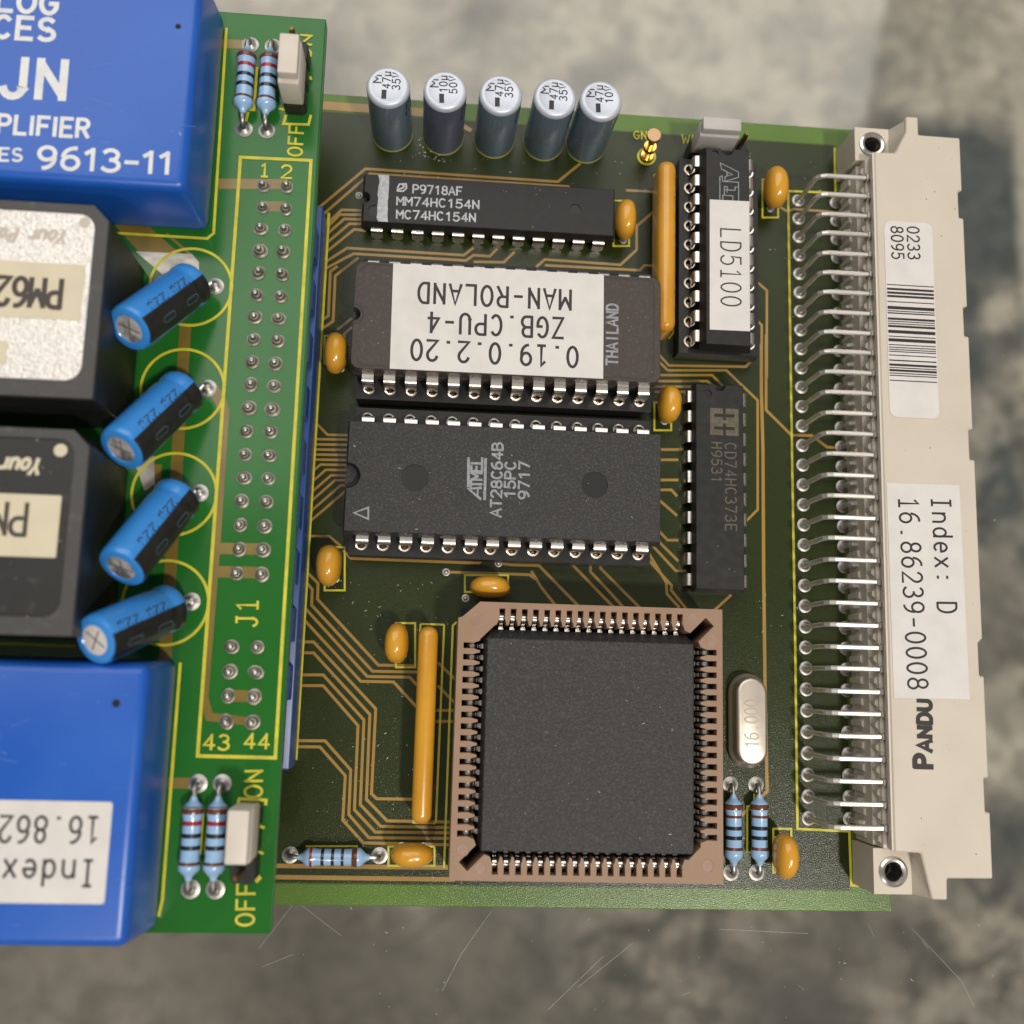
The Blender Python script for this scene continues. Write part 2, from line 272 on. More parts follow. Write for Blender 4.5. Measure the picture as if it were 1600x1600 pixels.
# ------------------------------------------------------------------ measured copper and print (width, points in mm)
TRACES=[
 (0.34,[(-62.64,-49.89),(-59.68,-52.58),(-59.63,-54.49),(-52.05,-62.06),(-47.79,-62.0)]),
 (0.34,[(-62.38,-51.04),(-60.32,-53.36),(-60.29,-55.22),(-52.71,-62.79),(-47.28,-62.74)]),
 (0.34,[(-62.78,-53.83),(-53.3,-63.43),(-48.3,-63.37),(-47.31,-64.33),(-45.14,-66.43)]),
 (0.34,[(-62.79,-55.26),(-54.03,-64.01),(-50.17,-63.98),(-47.3,-66.86),(-45.82,-68.31)]),
 (0.34,[(-45.05,-61.54),(-42.78,-63.55)]),
 (0.34,[(-44.94,-64.27),(-42.68,-66.36)]),
 (0.34,[(-45.11,-67.17),(-42.46,-67.11)]),
 (0.34,[(-45.06,-68.44),(-42.42,-68.37)]),
 (0.34,[(-56.91,-48.52),(-55.91,-49.45),(-40.57,-49.48),(-40.01,-48.97)]),
 (0.34,[(-44.45,-50.69),(-34.29,-50.66),(-33.6,-51.19)]),
 (0.34,[(-63.18,-59.66),(-59.81,-59.56),(-52.12,-67.16),(-52.14,-76.88),(-51.5,-77.45),(-46.76,-77.41)]),
 (0.34,[(-63.1,-60.93),(-59.74,-60.84),(-52.77,-67.83),(-52.7,-77.52),(-50.18,-79.91),(-42.56,-79.92)]),
 (0.34,[(-62.94,-63.51),(-58.47,-63.38),(-53.43,-68.49),(-53.37,-78.13),(-50.89,-80.55),(-42.54,-80.54)]),
 (0.34,[(-62.86,-64.75),(-58.4,-64.63),(-54.09,-69.15),(-54.02,-78.72),(-51.5,-81.19),(-42.52,-81.13)]),
 (0.34,[(-63.03,-71.07),(-57.82,-70.99),(-54.68,-74.24),(-54.64,-79.27),(-52.21,-81.83),(-42.49,-81.76)]),
 (0.34,[(-62.99,-71.75),(-58.37,-71.7),(-55.27,-74.91),(-55.3,-79.91),(-52.79,-82.42),(-42.47,-82.48)]),
 (0.5,[(-64.5,-85.11),(-42.93,-85.02)]),
 (0.5,[(-64.42,-86.34),(-42.14,-86.33)]),
 (0.34,[(-38.16,-49.39),(-36.48,-49.54),(-33.19,-49.49),(-30.34,-52.24),(-28.14,-54.35)]),
 (0.34,[(-34.11,-50.19),(-32.81,-52.17),(-31.04,-54.29)]),
 (0.34,[(-29.82,-48.54),(-29.2,-49.13),(-26.16,-52.1),(-23.81,-54.37)]),
 (0.34,[(-26.79,-48.35),(-26.84,-50.01),(-24.79,-52.06),(-22.63,-54.33)]),
 (0.34,[(-25.61,-48.31),(-25.59,-49.56),(-23.21,-51.84),(-20.65,-54.26)]),
 (0.34,[(-20.31,-47.64),(-16.74,-51.39),(-16.8,-51.94),(-14.69,-54.46)]),
 (0.34,[(-20.08,-46.76),(-17.42,-51.02),(-17.33,-52.43),(-15.73,-54.1)]),
 (0.34,[(-19.28,-46.41),(-16.22,-49.55),(-14.94,-49.51)]),
 (0.34,[(-18.64,-45.75),(-15.91,-48.35)]),
 (0.34,[(-18.65,-44.39),(-17.28,-45.78),(-15.91,-45.73)]),
 (0.34,[(-18.67,-40.53),(-16.08,-42.68)]),
 (0.34,[(-18.68,-39.52),(-16.82,-39.44),(-16.09,-40.23)]),
 (0.34,[(-18.69,-38.26),(-15.93,-38.15)]),
 (0.34,[(-18.7,-35.7),(-15.94,-35.58)]),
 (0.34,[(-18.71,-34.39),(-15.29,-34.23)]),
 (0.32,[(-18.77,-21.74),(-17.21,-23.4),(-7.25,-23.05),(-6.3,-22.05)]),
 (0.32,[(-18.76,-22.69),(-17.36,-24.04),(-9.76,-23.65),(-5.73,-27.4),(-5.86,-41.49),(-7.4,-43.07)]),
 (0.32,[(-19.06,-24.76),(-11.63,-24.38),(-10.23,-25.73)]),
 (0.32,[(-19.05,-25.55),(-12.25,-25.2),(-11.32,-25.88)]),
 (0.32,[(-19.05,-26.27),(-13.18,-25.97)]),
 (0.32,[(-19.04,-26.96),(-13.49,-26.68)]),
 (0.32,[(-9.29,-52.27),(-11.7,-54.5)]),
 (0.42,[(-5.18,-19.91),(-5.24,-25.96),(-5.11,-33.78),(-5.18,-49.6),(-5.16,-62.32)]),
 (0.4,[(-5.16,-62.33),(-5.03,-75.68),(-6.33,-76.97)]),
 (0.4,[(-8.46,-78.78),(-7.44,-77.88),(-6.49,-77.12)]),
 (0.36,[(-4.54,-18.59),(-4.65,-28.61),(-1.41,-31.74),(1.24,-31.68),(3.25,-33.09),(4.34,-33.1)]),
 (0.32,[(-2.7,-0.92),(-1.51,-1.63),(-0.64,-1.22),(6.8,-1.31)]),
 (0.32,[(-5.72,-11.53),(-4.38,-12.67),(-4.51,-24.34)]),
 (0.32,[(-5.61,-16.89),(-5.11,-17.38),(-5.18,-24.37)]),
 (0.34,[(-62.89,-5.63),(-56.69,0.63),(-31.92,0.52),(-29.01,3.27)]),
 (0.34,[(-62.81,-7.08),(-56.11,-0.01),(-30.36,-0.06)]),
 (0.34,[(-61.06,-6.97),(-59.4,-5.12),(-56.95,-5.05)]),
 (0.34,[(-61.03,-7.54),(-59.63,-5.77),(-56.92,-5.63)]),
 (0.34,[(-60.98,-8.41),(-59.01,-6.31),(-56.89,-6.27)]),
 (0.34,[(-60.92,-9.55),(-58.35,-6.94),(-56.86,-6.84)]),
 (0.34,[(-60.85,-10.7),(-57.69,-7.62),(-56.27,-7.74)]),
 (0.34,[(-61.68,-12.67),(-58.45,-10.18),(-43.73,-10.24),(-42.53,-9.15)]),
 (0.34,[(-61.64,-13.46),(-57.6,-10.88),(-43.43,-10.94),(-42.49,-10.16),(-40.43,-10.18),(-39.49,-9.11)]),
 (0.34,[(-42.46,-11.06),(-38.61,-10.88),(-37.27,-9.41)]),
 (0.34,[(-34.45,-11.27),(-33.37,-10.19),(-23.58,-10.33),(-21.49,-8.15),(-21.52,-4.91),(-18.84,-2.35)]),
 (0.34,[(-33.35,-10.97),(-21.05,-10.91),(-20.49,-10.21),(-19.08,-10.21)]),
 (0.34,[(-22.99,-0.08),(-19.14,-0.04)]),
 (1.15,[(-64.0,8.96),(-49.31,8.92),(-47.86,7.67)]),
 (0.6,[(-49.07,10.0),(-43.35,6.79)]),
 (0.34,[(-61.67,-20.23),(-60.3,-19.22),(-60.37,-13.4),(-59.51,-12.66)]),
 (0.34,[(-61.6,-21.47),(-59.67,-19.86),(-59.74,-13.94),(-56.98,-11.4)]),
 (0.34,[(-59.07,-20.92),(-57.37,-19.37)]),
 (0.34,[(-58.43,-21.71),(-57.31,-20.51)]),
 (0.3,[(-61.81,-32.3),(-60.74,-33.25),(-59.56,-34.37),(-56.89,-34.31)]),
 (0.3,[(-62.18,-35.02),(-56.86,-34.87)]),
 (0.3,[(-62.15,-35.67),(-56.83,-35.52)]),
 (0.3,[(-62.11,-36.31),(-56.79,-36.16)]),
 (0.3,[(-62.07,-36.94),(-56.76,-36.79)]),
 (0.3,[(-62.04,-37.56),(-56.73,-37.42)]),
 (0.3,[(-61.61,-39.49),(-60.2,-38.12),(-56.69,-38.04)]),
 (0.3,[(-61.53,-40.74),(-59.53,-38.74),(-56.66,-38.67)]),
 (0.3,[(-61.46,-41.95),(-58.86,-39.4),(-56.63,-39.33)]),
 (0.3,[(-61.5,-43.12),(-58.35,-39.98),(-56.7,-39.93)]),
 (0.3,[(-61.43,-44.3),(-57.62,-40.57),(-56.77,-40.6)]),
 (0.3,[(-61.46,-45.54),(-56.75,-41.02)]),
 (0.3,[(-61.49,-46.95),(-58.66,-46.88),(-57.23,-48.0)]),
]
SILK=[
 (0.36,[(-60.98,-5.65),(-61.06,-73.07),(-62.71,-73.18)]),
 (0.24,[(-42.94,-56.68),(-43.4,-57.12),(-43.39,-85.06)]),
 (0.3,[(5.05,7.83),(5.04,1.38),(-1.38,1.23),(-1.38,-28.4),(-1.33,-57.56),(-1.39,-79.99),(4.98,-80.16),(5.07,-86.37),(6.04,-86.43)]),
 (0.24,[(-24.62,-1.64),(-22.56,-1.5),(-22.5,-7.72),(-24.54,-7.85),(-24.62,-1.64)]),
 (0.24,[(-4.82,2.64),(-2.7,2.78),(-2.77,-2.56),(-4.87,-2.69),(-4.82,2.64)]),
 (0.24,[(-19.06,-28.36),(-16.91,-28.26),(-16.89,-31.84),(-19.04,-31.94),(-19.06,-28.36)]),
 (0.24,[(-59.13,-48.21),(-56.74,-48.13),(-56.47,-53.33),(-58.84,-53.41),(-59.13,-48.21)]),
 (0.24,[(-42.17,-51.0),(-36.93,-50.82),(-36.87,-52.86),(-42.1,-53.03),(-42.17,-51.0)]),
 (0.24,[(-50.2,-57.04),(-47.91,-56.97),(-47.69,-62.18),(-49.96,-62.25),(-50.2,-57.04)]),
 (0.24,[(-49.9,-82.77),(-44.59,-82.69),(-44.51,-84.83),(-49.8,-84.91),(-49.9,-82.77)]),
 (0.24,[(-4.35,-80.02),(-2.15,-79.98),(-2.22,-84.97),(-4.41,-85.0),(-4.35,-80.02)]),
 (0.24,[(-60.62,-21.83),(-58.2,-21.7),(-58.01,-25.28),(-60.42,-25.41),(-60.62,-21.83)]),
 (0.24,[(-47.27,-57.05),(-44.44,-57.03)]),
 (0.24,[(-47.27,-57.05),(-47.13,-80.04),(-44.61,-80.07)]),
 (0.24,[(-44.44,-57.03),(-44.53,-80.06)]),
 (0.24,[(-19.27,2.36),(-19.31,-17.47)]),
 (0.24,[(-19.27,2.36),(-16.55,2.28),(-16.65,-19.03),(-17.31,-19.92)]),
 (0.24,[(-6.64,-76.01),(-6.65,-77.35),(-7.51,-77.51),(-7.55,-82.74),(-6.93,-82.88)]),
 (0.24,[(-5.33,-78.58),(-4.93,-77.61)]),
 (0.2,[(-59.35,-82.88),(-53.5,-82.79),(-53.47,-84.92),(-59.23,-84.86)]),
]
USILK=[
 (0.36,[(-69.23,-6.58),(-61.46,-6.43),(-61.3,-71.79),(-69.1,-71.77),(-69.23,-6.58)]),
 (0.3,[(-71.86,8.99),(-71.52,-15.68),(-72.16,-16.35),(-82.33,-16.32)]),
 (0.3,[(-79.52,-19.68),(-79.11,-36.71)]),
 (0.3,[(-92.04,-37.88),(-78.87,-37.88)]),
 (0.3,[(-79.1,-43.02),(-79.12,-56.42),(-79.49,-61.03)]),
 (0.3,[(-89.67,-61.01),(-82.04,-61.1)]),
 (0.3,[(-71.53,-62.43),(-71.49,-85.73),(-71.74,-87.38)]),
 (0.3,[(-68.12,4.45),(-68.13,-0.8),(-69.19,-0.8)]),
 (0.3,[(-68.75,-1.08),(-69.09,-3.35)]),
 (0.3,[(-65.38,-0.44),(-64.66,-0.54)]),
 (0.3,[(-64.55,-1.16),(-64.77,-2.26),(-61.99,-2.14),(-61.78,-0.96)]),
 (0.3,[(-62.19,3.72),(-61.95,3.34)]),
 (0.3,[(-64.74,-76.42),(-64.64,-75.91),(-61.95,-75.99),(-61.98,-76.49)]),
 (0.3,[(-68.18,-77.17),(-68.19,-81.4)]),
 (0.3,[(-67.49,-77.16),(-67.68,-81.39)]),
 (0.5,[(-62.52,-83.91),(-62.04,-83.41)]),
 (0.5,[(-62.22,-78.76),(-62.11,-78.5)]),
 (0.5,[(-62.18,-81.25),(-62.07,-81.0)]),
]
UTRACE=[
 (1.2,[(-71.8,-9.88),(-63.83,-9.42)]),
 (1.2,[(-66.61,-12.18),(-63.95,-12.08)]),
 (1.2,[(-69.15,-50.52),(-63.86,-50.4)]),
 (1.2,[(-69.24,-52.95),(-63.96,-52.9)]),
 (1.2,[(-66.39,-65.67),(-63.85,-65.66)]),
 (0.85,[(-68.88,-35.52),(-68.78,-50.17),(-68.85,-60.05),(-68.88,-65.93),(-68.22,-67.84),(-63.74,-68.25)]),
 (1.25,[(-73.77,-26.12),(-73.1,-62.15)]),
 (1.1,[(-72.72,7.01),(-69.15,7.14)]),
 (1.1,[(-71.88,-74.48),(-69.08,-74.49)]),
 (2.2,[(-81.53,-14.49),(-77.79,-18.33),(-74.52,-20.7)]),
 (1.6,[(-79.22,-15.83),(-76.29,-18.23),(-73.55,-19.91),(-72.84,-22.07)]),
 (0.3,[(-76.6,-16.03),(-73.66,-18.44),(-72.62,-21.33)]),
 (1.8,[(-75.9,-41.77),(-75.97,-44.19)]),
 (1.2,[(-70.55,-32.91),(-69.33,-34.83),(-68.99,-35.87)]),
]

# ------------------------------------------------------------------ surface: glass table top, rug on the floor below
GZ = -3.4
def glass_mat():
    m = bpy.data.materials.new('clear_glass'); m.use_nodes = True; nt = m.node_tree; N = nt.nodes; L = nt.links
    N.remove(N['Principled BSDF']); o = N['Material Output']
    tr = N.new('ShaderNodeBsdfTransparent'); tr.inputs[0].default_value = (.975, .975, .965, 1)
    gl = N.new('ShaderNodeBsdfGlossy'); gl.inputs['Roughness'].default_value = .02
    fr = N.new('ShaderNodeFresnel'); fr.inputs[0].default_value = 1.5
    ge = N.new('ShaderNodeNewGeometry'); fx = N.new('ShaderNodeMix'); L.new(ge.outputs['Backfacing'], fx.inputs[0]); L.new(fr.outputs[0], fx.inputs[2]); fx.inputs[3].default_value = .04
    mx = N.new('ShaderNodeMixShader'); L.new(fx.outputs[0], mx.inputs[0]); L.new(tr.outputs[0], mx.inputs[1]); L.new(gl.outputs[0], mx.inputs[2]); L.new(mx.outputs[0], o.inputs[0])
    return m
tb = thing('glass_table_top', 'clear glass table top with fine scratches under the circuit boards', 'table top', (-40, -40, GZ))
part(tb, 'glass_pane', rbox(-420, 330, -360, 420, GZ-6, GZ, 1.5, 2), glass_mat())
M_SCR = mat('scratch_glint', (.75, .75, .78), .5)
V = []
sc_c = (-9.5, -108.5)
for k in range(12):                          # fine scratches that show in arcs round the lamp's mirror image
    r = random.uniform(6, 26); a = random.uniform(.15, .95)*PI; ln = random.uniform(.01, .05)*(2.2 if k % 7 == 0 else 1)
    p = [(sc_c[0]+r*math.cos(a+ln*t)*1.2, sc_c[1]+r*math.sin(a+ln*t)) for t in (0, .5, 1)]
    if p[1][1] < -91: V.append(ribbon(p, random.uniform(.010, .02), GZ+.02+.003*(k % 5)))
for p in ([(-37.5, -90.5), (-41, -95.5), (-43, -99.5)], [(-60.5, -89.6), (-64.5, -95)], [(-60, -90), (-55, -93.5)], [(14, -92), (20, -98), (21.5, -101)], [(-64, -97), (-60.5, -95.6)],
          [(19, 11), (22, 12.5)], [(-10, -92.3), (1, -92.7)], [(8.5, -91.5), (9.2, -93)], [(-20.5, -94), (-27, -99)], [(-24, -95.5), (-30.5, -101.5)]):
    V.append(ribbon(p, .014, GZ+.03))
o = part(tb, 'scratches', merge(*V), M_SCR); o['kind'] = 'stuff'

def rug_mat():
    m = bpy.data.materials.new('worn_woven_rug'); m.use_nodes = True; nt = m.node_tree; N = nt.nodes; L = nt.links; b = N['Principled BSDF']
    tc = N.new('ShaderNodeTexCoord'); b.inputs['Roughness'].default_value = .9; b.inputs['Specular IOR Level'].default_value = .1
    def noise(sc, det, rough=.55, dist=0):
        n = N.new('ShaderNodeTexNoise'); n.inputs['Scale'].default_value = sc; n.inputs['Detail'].default_value = det; n.inputs['Roughness'].default_value = rough
        n.inputs['Distortion'].default_value = dist; L.new(tc.outputs['Object'], n.inputs['Vector']); return n.outputs['Fac']
    def ramp(src, stops):
        r = N.new('ShaderNodeValToRGB'); e = r.color_ramp.elements
        e[0].position, e[0].color = stops[0][0], (*stops[0][1], 1); e[1].position, e[1].color = stops[-1][0], (*stops[-1][1], 1)
        for p, c in stops[1:-1]: q = e.new(p); q.color = (*c, 1)
        L.new(src, r.inputs[0]); return r.outputs[0]
    n_a = noise(22, 7, .58, 1.2); n_b = noise(70, 5, .6, .6)
    big = ramp(n_a, [(.38, (.11, .117, .108)), (.46, (.25, .24, .21)), (.51, (.44, .405, .34)), (.62, (.58, .535, .455))])
    fine = ramp(n_b, [(.36, (.40, .41, .40)), (.5, (.95, .94, .92)), (.62, (1.3, 1.28, 1.24))])
    ml = N.new('ShaderNodeMix'); ml.data_type = 'RGBA'; ml.blend_type = 'MULTIPLY'; ml.inputs[0].default_value = .45; L.new(big, ml.inputs[6]); L.new(fine, ml.inputs[7]); cur = ml.outputs[2]
    def mask(x, y, rx, ry, rot, soft, col, amt, rectangular=False):
        nonlocal cur
        mp = N.new('ShaderNodeMapping'); mp.vector_type = 'TEXTURE'; mp.inputs['Location'].default_value = (x, y, -.45); mp.inputs['Rotation'].default_value = (0, 0, rot); mp.inputs['Scale'].default_value = (rx, ry, 1)
        L.new(tc.outputs['Object'], mp.inputs['Vector'])
        ab = N.new('ShaderNodeVectorMath'); ab.operation = 'ABSOLUTE'; L.new(mp.outputs[0], ab.inputs[0])
        if rectangular:
            sp = N.new('ShaderNodeSeparateXYZ'); L.new(ab.outputs[0], sp.inputs[0]); mxn = N.new('ShaderNodeMath'); mxn.operation = 'MAXIMUM'; L.new(sp.outputs[0], mxn.inputs[0]); L.new(sp.outputs[1], mxn.inputs[1]); src = mxn.outputs[0]
        else:
            ln = N.new('ShaderNodeVectorMath'); ln.operation = 'LENGTH'; L.new(ab.outputs[0], ln.inputs[0]); src = ln.outputs['Value']
        ad = N.new('ShaderNodeMath'); ad.operation = 'MULTIPLY_ADD'; ad.inputs[1].default_value = .9; L.new(nz, ad.inputs[0]); L.new(src, ad.inputs[2])
        mr = N.new('ShaderNodeMapRange'); mr.inputs['From Min'].default_value = 1.45+soft; mr.inputs['From Max'].default_value = 1.45-soft; mr.inputs['To Max'].default_value = amt; L.new(ad.outputs[0], mr.inputs[0])
        mx = N.new('ShaderNodeMix'); mx.data_type = 'RGBA'; mx.inputs[7].default_value = (*col, 1); L.new(mr.outputs[0], mx.inputs[0]); L.new(cur, mx.inputs[6]); cur = mx.outputs[2]
    nz = noise(32, 4)
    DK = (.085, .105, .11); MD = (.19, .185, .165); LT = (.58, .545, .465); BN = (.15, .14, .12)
    mask(.02, .345, .42, .10, 0, .5, LT, .62, True); mask(.268, .232, .047, .052, .0, .2, DK, .92, True); mask(.22, .262, .03, .02, 0, .3, MD, .8)
    mask(.262, .16, .02, .045, 0, .4, DK, .8); mask(.315, .23, .010, .10, 0, .3, LT, .8, True); mask(.13, .325, .013, .026, 0, .25, LT, .9, True)
    mask(.27, .13, .07, .012, .5, .4, DK, .75); mask(.30, .05, .045, .06, .3, .5, DK, .6); mask(.275, -.03, .03, .045, 0, .5, MD, .8); mask(.29, -.09, .03, .03, 0, .5, LT, .5)
    mask(.27, -.15, .05, .03, 0, .5, DK, .75); mask(.17, -.21, .06, .03, .4, .5, MD, .8); mask(.16, -.245, .03, .02, 0, .4, DK, .8)
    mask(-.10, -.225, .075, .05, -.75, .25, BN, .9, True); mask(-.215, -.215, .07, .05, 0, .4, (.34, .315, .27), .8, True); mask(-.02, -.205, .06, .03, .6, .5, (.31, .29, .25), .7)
    mask(-.175, -.19, .008, .012, 0, .4, DK, .8); mask(.02, -.24, .08, .02, -.2, .5, MD, .7); mask(-.07, -.165, .05, .008, 0, .5, DK, .7); mask(.02, -.18, .02, .05, .2, .5, DK, .5)
    mask(-.03, .335, .022, .014, .5, .5, MD, .9); mask(-.14, .285, .04, .03, .3, .5, (.27, .26, .23), .85); mask(.04, .3, .03, .012, .4, .5, (.29, .285, .26), .8); mask(.21, .31, .03, .015, .9, .5, (.3, .3, .275), .8)
    mask(.03, -.27, .50, .115, 0, .45, (.15, .14, .12), .5, True)  # shadow over the near end of the rug, painted into its colour
    m3 = N.new('ShaderNodeMix'); m3.data_type = 'RGBA'; m3.blend_type = 'MULTIPLY'; m3.inputs[0].default_value = .3; L.new(cur, m3.inputs[6]); L.new(fine, m3.inputs[7]); cur = m3.outputs[2]
    n2 = noise(900, 3); hs = N.new('ShaderNodeHueSaturation'); v = N.new('ShaderNodeMapRange'); v.inputs['To Min'].default_value = .8; v.inputs['To Max'].default_value = 1.2
    L.new(n2, v.inputs[0]); L.new(v.outputs[0], hs.inputs['Value']); L.new(cur, hs.inputs['Color']); L.new(hs.outputs[0], b.inputs['Base Color'])
    bp = N.new('ShaderNodeBump'); bp.inputs['Distance'].default_value = .002; bp.inputs['Strength'].default_value = .5; L.new(n2, bp.inputs['Height']); L.new(bp.outputs[0], b.inputs['Normal'])
    return m
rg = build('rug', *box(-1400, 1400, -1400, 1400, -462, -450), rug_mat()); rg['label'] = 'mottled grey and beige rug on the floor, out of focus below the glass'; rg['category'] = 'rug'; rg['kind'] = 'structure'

# ------------------------------------------------------------------ lower circuit board
UZ = 15.0
mb = thing('circuit_board', 'dark olive circuit board carrying the chips and the edge connector, lower of the two', 'circuit board', (-70, -39.4, 0))
BX0, BX1, BY0, BY1 = -150, 9.96, -89.37, 10.63
o = part(mb, 'board', rbox(BX0, BX1, BY0, BY1, -1.6, 0, .08, 1), M_PCB); 
part(mb, 'board_edge', merge(box(BX0, BX1, BY0-.02, BY0+.3, -1.5, -.1), box(BX0, BX1, BY1-.3, BY1+.02, -1.5, -.1), box(BX1-.3, BX1+.02, BY0+.35, BY1-.35, -1.5, -.1)), M_EDGE)
for k, (w_, p) in enumerate(TRACES): part(mb, 'trace', ribbon(p, w_, .02+.0006*k, .019), M_TRACE)
for k, (w_, p) in enumerate(SILK): part(mb, 'silkscreen_line', ribbon(p, w_, .088+.0008*k, .012), M_SILK)
for s, a, b, h, z in [('GND', (-22.03, 7.16), (-19.31, 7.22), 1.08, 0), ('WP', (-15.63, 7.03), (-13.31, 7.01), 1.18, 0)]:
    part(mb, 'silkscreen_text', text(s, a, b, h, .12, .2), M_SILK)
def joint_mesh(name, r, h, rp=.3):
    o = build(name, *lathe([(r, .0), (r, .05), (r*.8, .09), (r*.58, h*.4), (rp+.06, h), (rp*.6, h+.06)], 20), M_SOLDER, smooth=True, angle=60); me = o.data; bpy.data.objects.remove(o); return me
J_DIN = joint_mesh('solder_joint', .84, .45); J_RES = joint_mesh('solder_joint', .95, .35); J_VIA = joint_mesh('solder_joint', .48, .14, .2); J_HDR = joint_mesh('solder_joint', .76, .55, .36); J_HDR.materials[0] = mat('dull_fluxed_solder', (.34, .315, .27), .45, .8, bump=(1500, .6, .12), var=(500, (.17, .15, .12), .3, .7))
for k in range(32):
    for x in (0, 5.08): inst(mb, 'solder_joint', J_DIN, (x, -2.54*k, .03))
for x, y in ((-38.16, -49.39), (-44.45, -50.69), (-41.98, -53.8), (-57.32, -3.07)): inst(mb, 'via', J_VIA, (x, y, .03))
part(mb, 'silkscreen_line', ribbon(circ(-20.31, 4.8, 1.12, 28)+[circ(-20.31, 4.8, 1.12, 28)[0]], .28, .115, .012), M_SILK)
# flux residue crust by the second can
V = []
for k in range(26):
    a = random.gauss(PI*1.3, .35); r = random.gauss(3.3, .45); x = -46.97+r*math.cos(a); y = 5.76+r*math.sin(a)*.95; q = random.uniform(.04, .13)
    V.append(lathe([(q, 0), (q*.7, q*.5), (.01, q*.7)], 6, (x, y, .02)))
o = part(mb, 'flux_residue', merge(*V), mat('white_flux', (.45, .45, .38), .5)); o['kind'] = 'stuff'

# ------------------------------------------------------------------ upper circuit board
ub = thing('circuit_board', 'bright green circuit board stacked above, with blue and black modules and yellow J1 outline', 'circuit board', (-95, -39, UZ))
part(ub, 'board', rbox(-140, -60.75, -88.95, 11.03, UZ-1.6, UZ, .12, 2), M_UPCB)
part(ub, 'board_edge', merge(box(-61.05, -60.72, -88.6, 10.7, UZ-1.5, UZ-.15), box(-139, -61.2, -88.97, -88.6, UZ-1.5, UZ-.15)), M_UEDGE)
for k, (w_, p) in enumerate(UTRACE): part(ub, 'trace', ribbon(p, w_, UZ+.025+.001*k, .024), M_UTRACE)
for k, (w_, p) in enumerate(USILK): part(ub, 'silkscreen_line', ribbon(p, w_, UZ+.055+.001*k, .012), M_SILK)
for k in range(4):
    c = circ(-73.5, -22-11.45*k, 4.38, 48); part(ub, 'silkscreen_line', ribbon(c+[c[0]], .3, UZ+.078+.001*k, .012), M_SILK)
for s, a, b, h in [('1', (-66.98, -8.72), (-66.0, -8.71), 1.5), ('2', (-64.65, -8.72), (-63.46, -8.7), 1.5), ('J1', (-64.02, -58.52), (-64.1, -55.73), 2.1), ('43', (-68.63, -71.08), (-66.01, -71.1), 1.46), ('44', (-64.55, -70.88), (-62.02, -70.9), 1.47),
                   ('ON', (-62.39, -75.72), (-62.5, -73.02), 1.73), ('OFF', (-62.39, -88.1), (-62.5, -84.09), 1.75), ('OFF', (-62.5, -6.02), (-62.5, -2.35), 1.56), ('ON', (-62.2, 5.83), (-62.2, 8.85), 1.3)]:
    part(ub, 'silkscreen_text', text(s, a, b, h, UZ+.085, .25, sans=False), M_SILK)
hd = thing('board_stacking_connector', 'two-row pin connector with blue housing joining the stacked boards at J1', 'pin connector', (-65.1, -39, 0))
part(hd, 'housing', merge(rbox(-67.5, -61.7, -73.4, -5.2, 5.6, 13.0, .25), rbox(-67.9, -61.05, -73.9, -7.2, .1, 5.5, .25)), M_BLUE2, smooth=True)
for k in range(9): part(hd, 'latch_tab', rbox(-61.72, -61.25, -15-6.4*k, -11.2-6.4*k, 5.62, 8.4, .1, 1), M_BLUE2)
pm = build('pin', *merge(lathe([(.32, -3), (.32, 1.0), (.22, 1.25), (.05, 1.32)], 10)), M_SOLDER, smooth=True); me_pin = pm.data; bpy.data.objects.remove(pm)
for r in range(24):
    if r in (18, 19): continue
    for c in range(2):
        x = -66.4+2.54*c+random.uniform(-.06, .06); y = -9.84-2.54*r+random.uniform(-.05, .05)
        q = inst(ub, 'solder_joint', J_HDR, (x, y, UZ+.05), random.random()*6); q.scale = (random.uniform(.9, 1.15), random.uniform(.9, 1.1), random.uniform(.7, 1.1)); q = inst(hd, 'pin', me_pin, (x+random.uniform(-.06, .06), y, UZ), random.random()*6); q.scale[2] = random.uniform(.85, 1.1); q.rotation_euler[0] = random.uniform(-.06, .06)

M_PATCH = mat('pale_metal_patch', (.62, .59, .52), .38, .7, bump=(1200, .4, .1), var=(420, (.40, .38, .30), .35, .65))  # pale half-metallic finish for two patches on the green board
for q in ([(-79.7, -18.29), (-73.68, -18.22), (-72.85, -19.13), (-72.69, -21.33), (-74.43, -21.87), (-76.05, -21.23)], [(-77.82, -41.79), (-75.91, -40.88), (-75.59, -43.97), (-76.59, -44.69)]): part(ub, 'pale_area', prism(q[::-1], UZ+.045, UZ+.052), M_PATCH)
# ------------------------------------------------------------------ edge connector
dc = thing('edge_connector', 'beige plastic edge connector with long bent silver pins along the board', 'connector', (12, -39.4, 0))
CZ = 8.5
out = [(6.68, 2.85), (9.37, 2.92), (10.85, 5.85), (10.92, 7.92), (12.48, 7.95), (12.48, 5.55), (17.85, 5.5), (17.85, -1.6), (17.33, -1.6), (17.33, -5.2), (17.9, -5.2), (17.9, -16.7), (17.38, -16.7), (17.38, -20.5), (17.93, -20.5), (17.93, -32.1), (17.4, -32.1), (17.4, -35.85), (18, -35.85), (18, -57.0), (17.45, -57.6), (17.45, -61.4), (18, -61.4), (18, -72.85), (17.45, -72.85), (17.45, -76.65), (18, -76.65), (18, -83.85), (12.68, -83.9), (12.62, -86.2), (10.85, -86.17), (9.75, -81.2), (6.72, -81.12)][::-1]
def vf_holed_prism(poly, z0, z1, r=.14): return bevelled(prism(poly, z0, z1), r, 1, 50)
part(dc, 'shell', merge(vf_holed_prism(out, .06, CZ)), M_BEIGE)
part(dc, 'shell_lower', rbox(10.1, 17.9, -83.8, 5.45, -2.2, .05, .15, 1), M_BEIGE)
M_COMB = mat('lightened_beige_plastic', (.60, .55, .47), .5, 0, .4, bump=(500, .1, .08))  # comb beige made paler than the shell to offset the shade it sits in
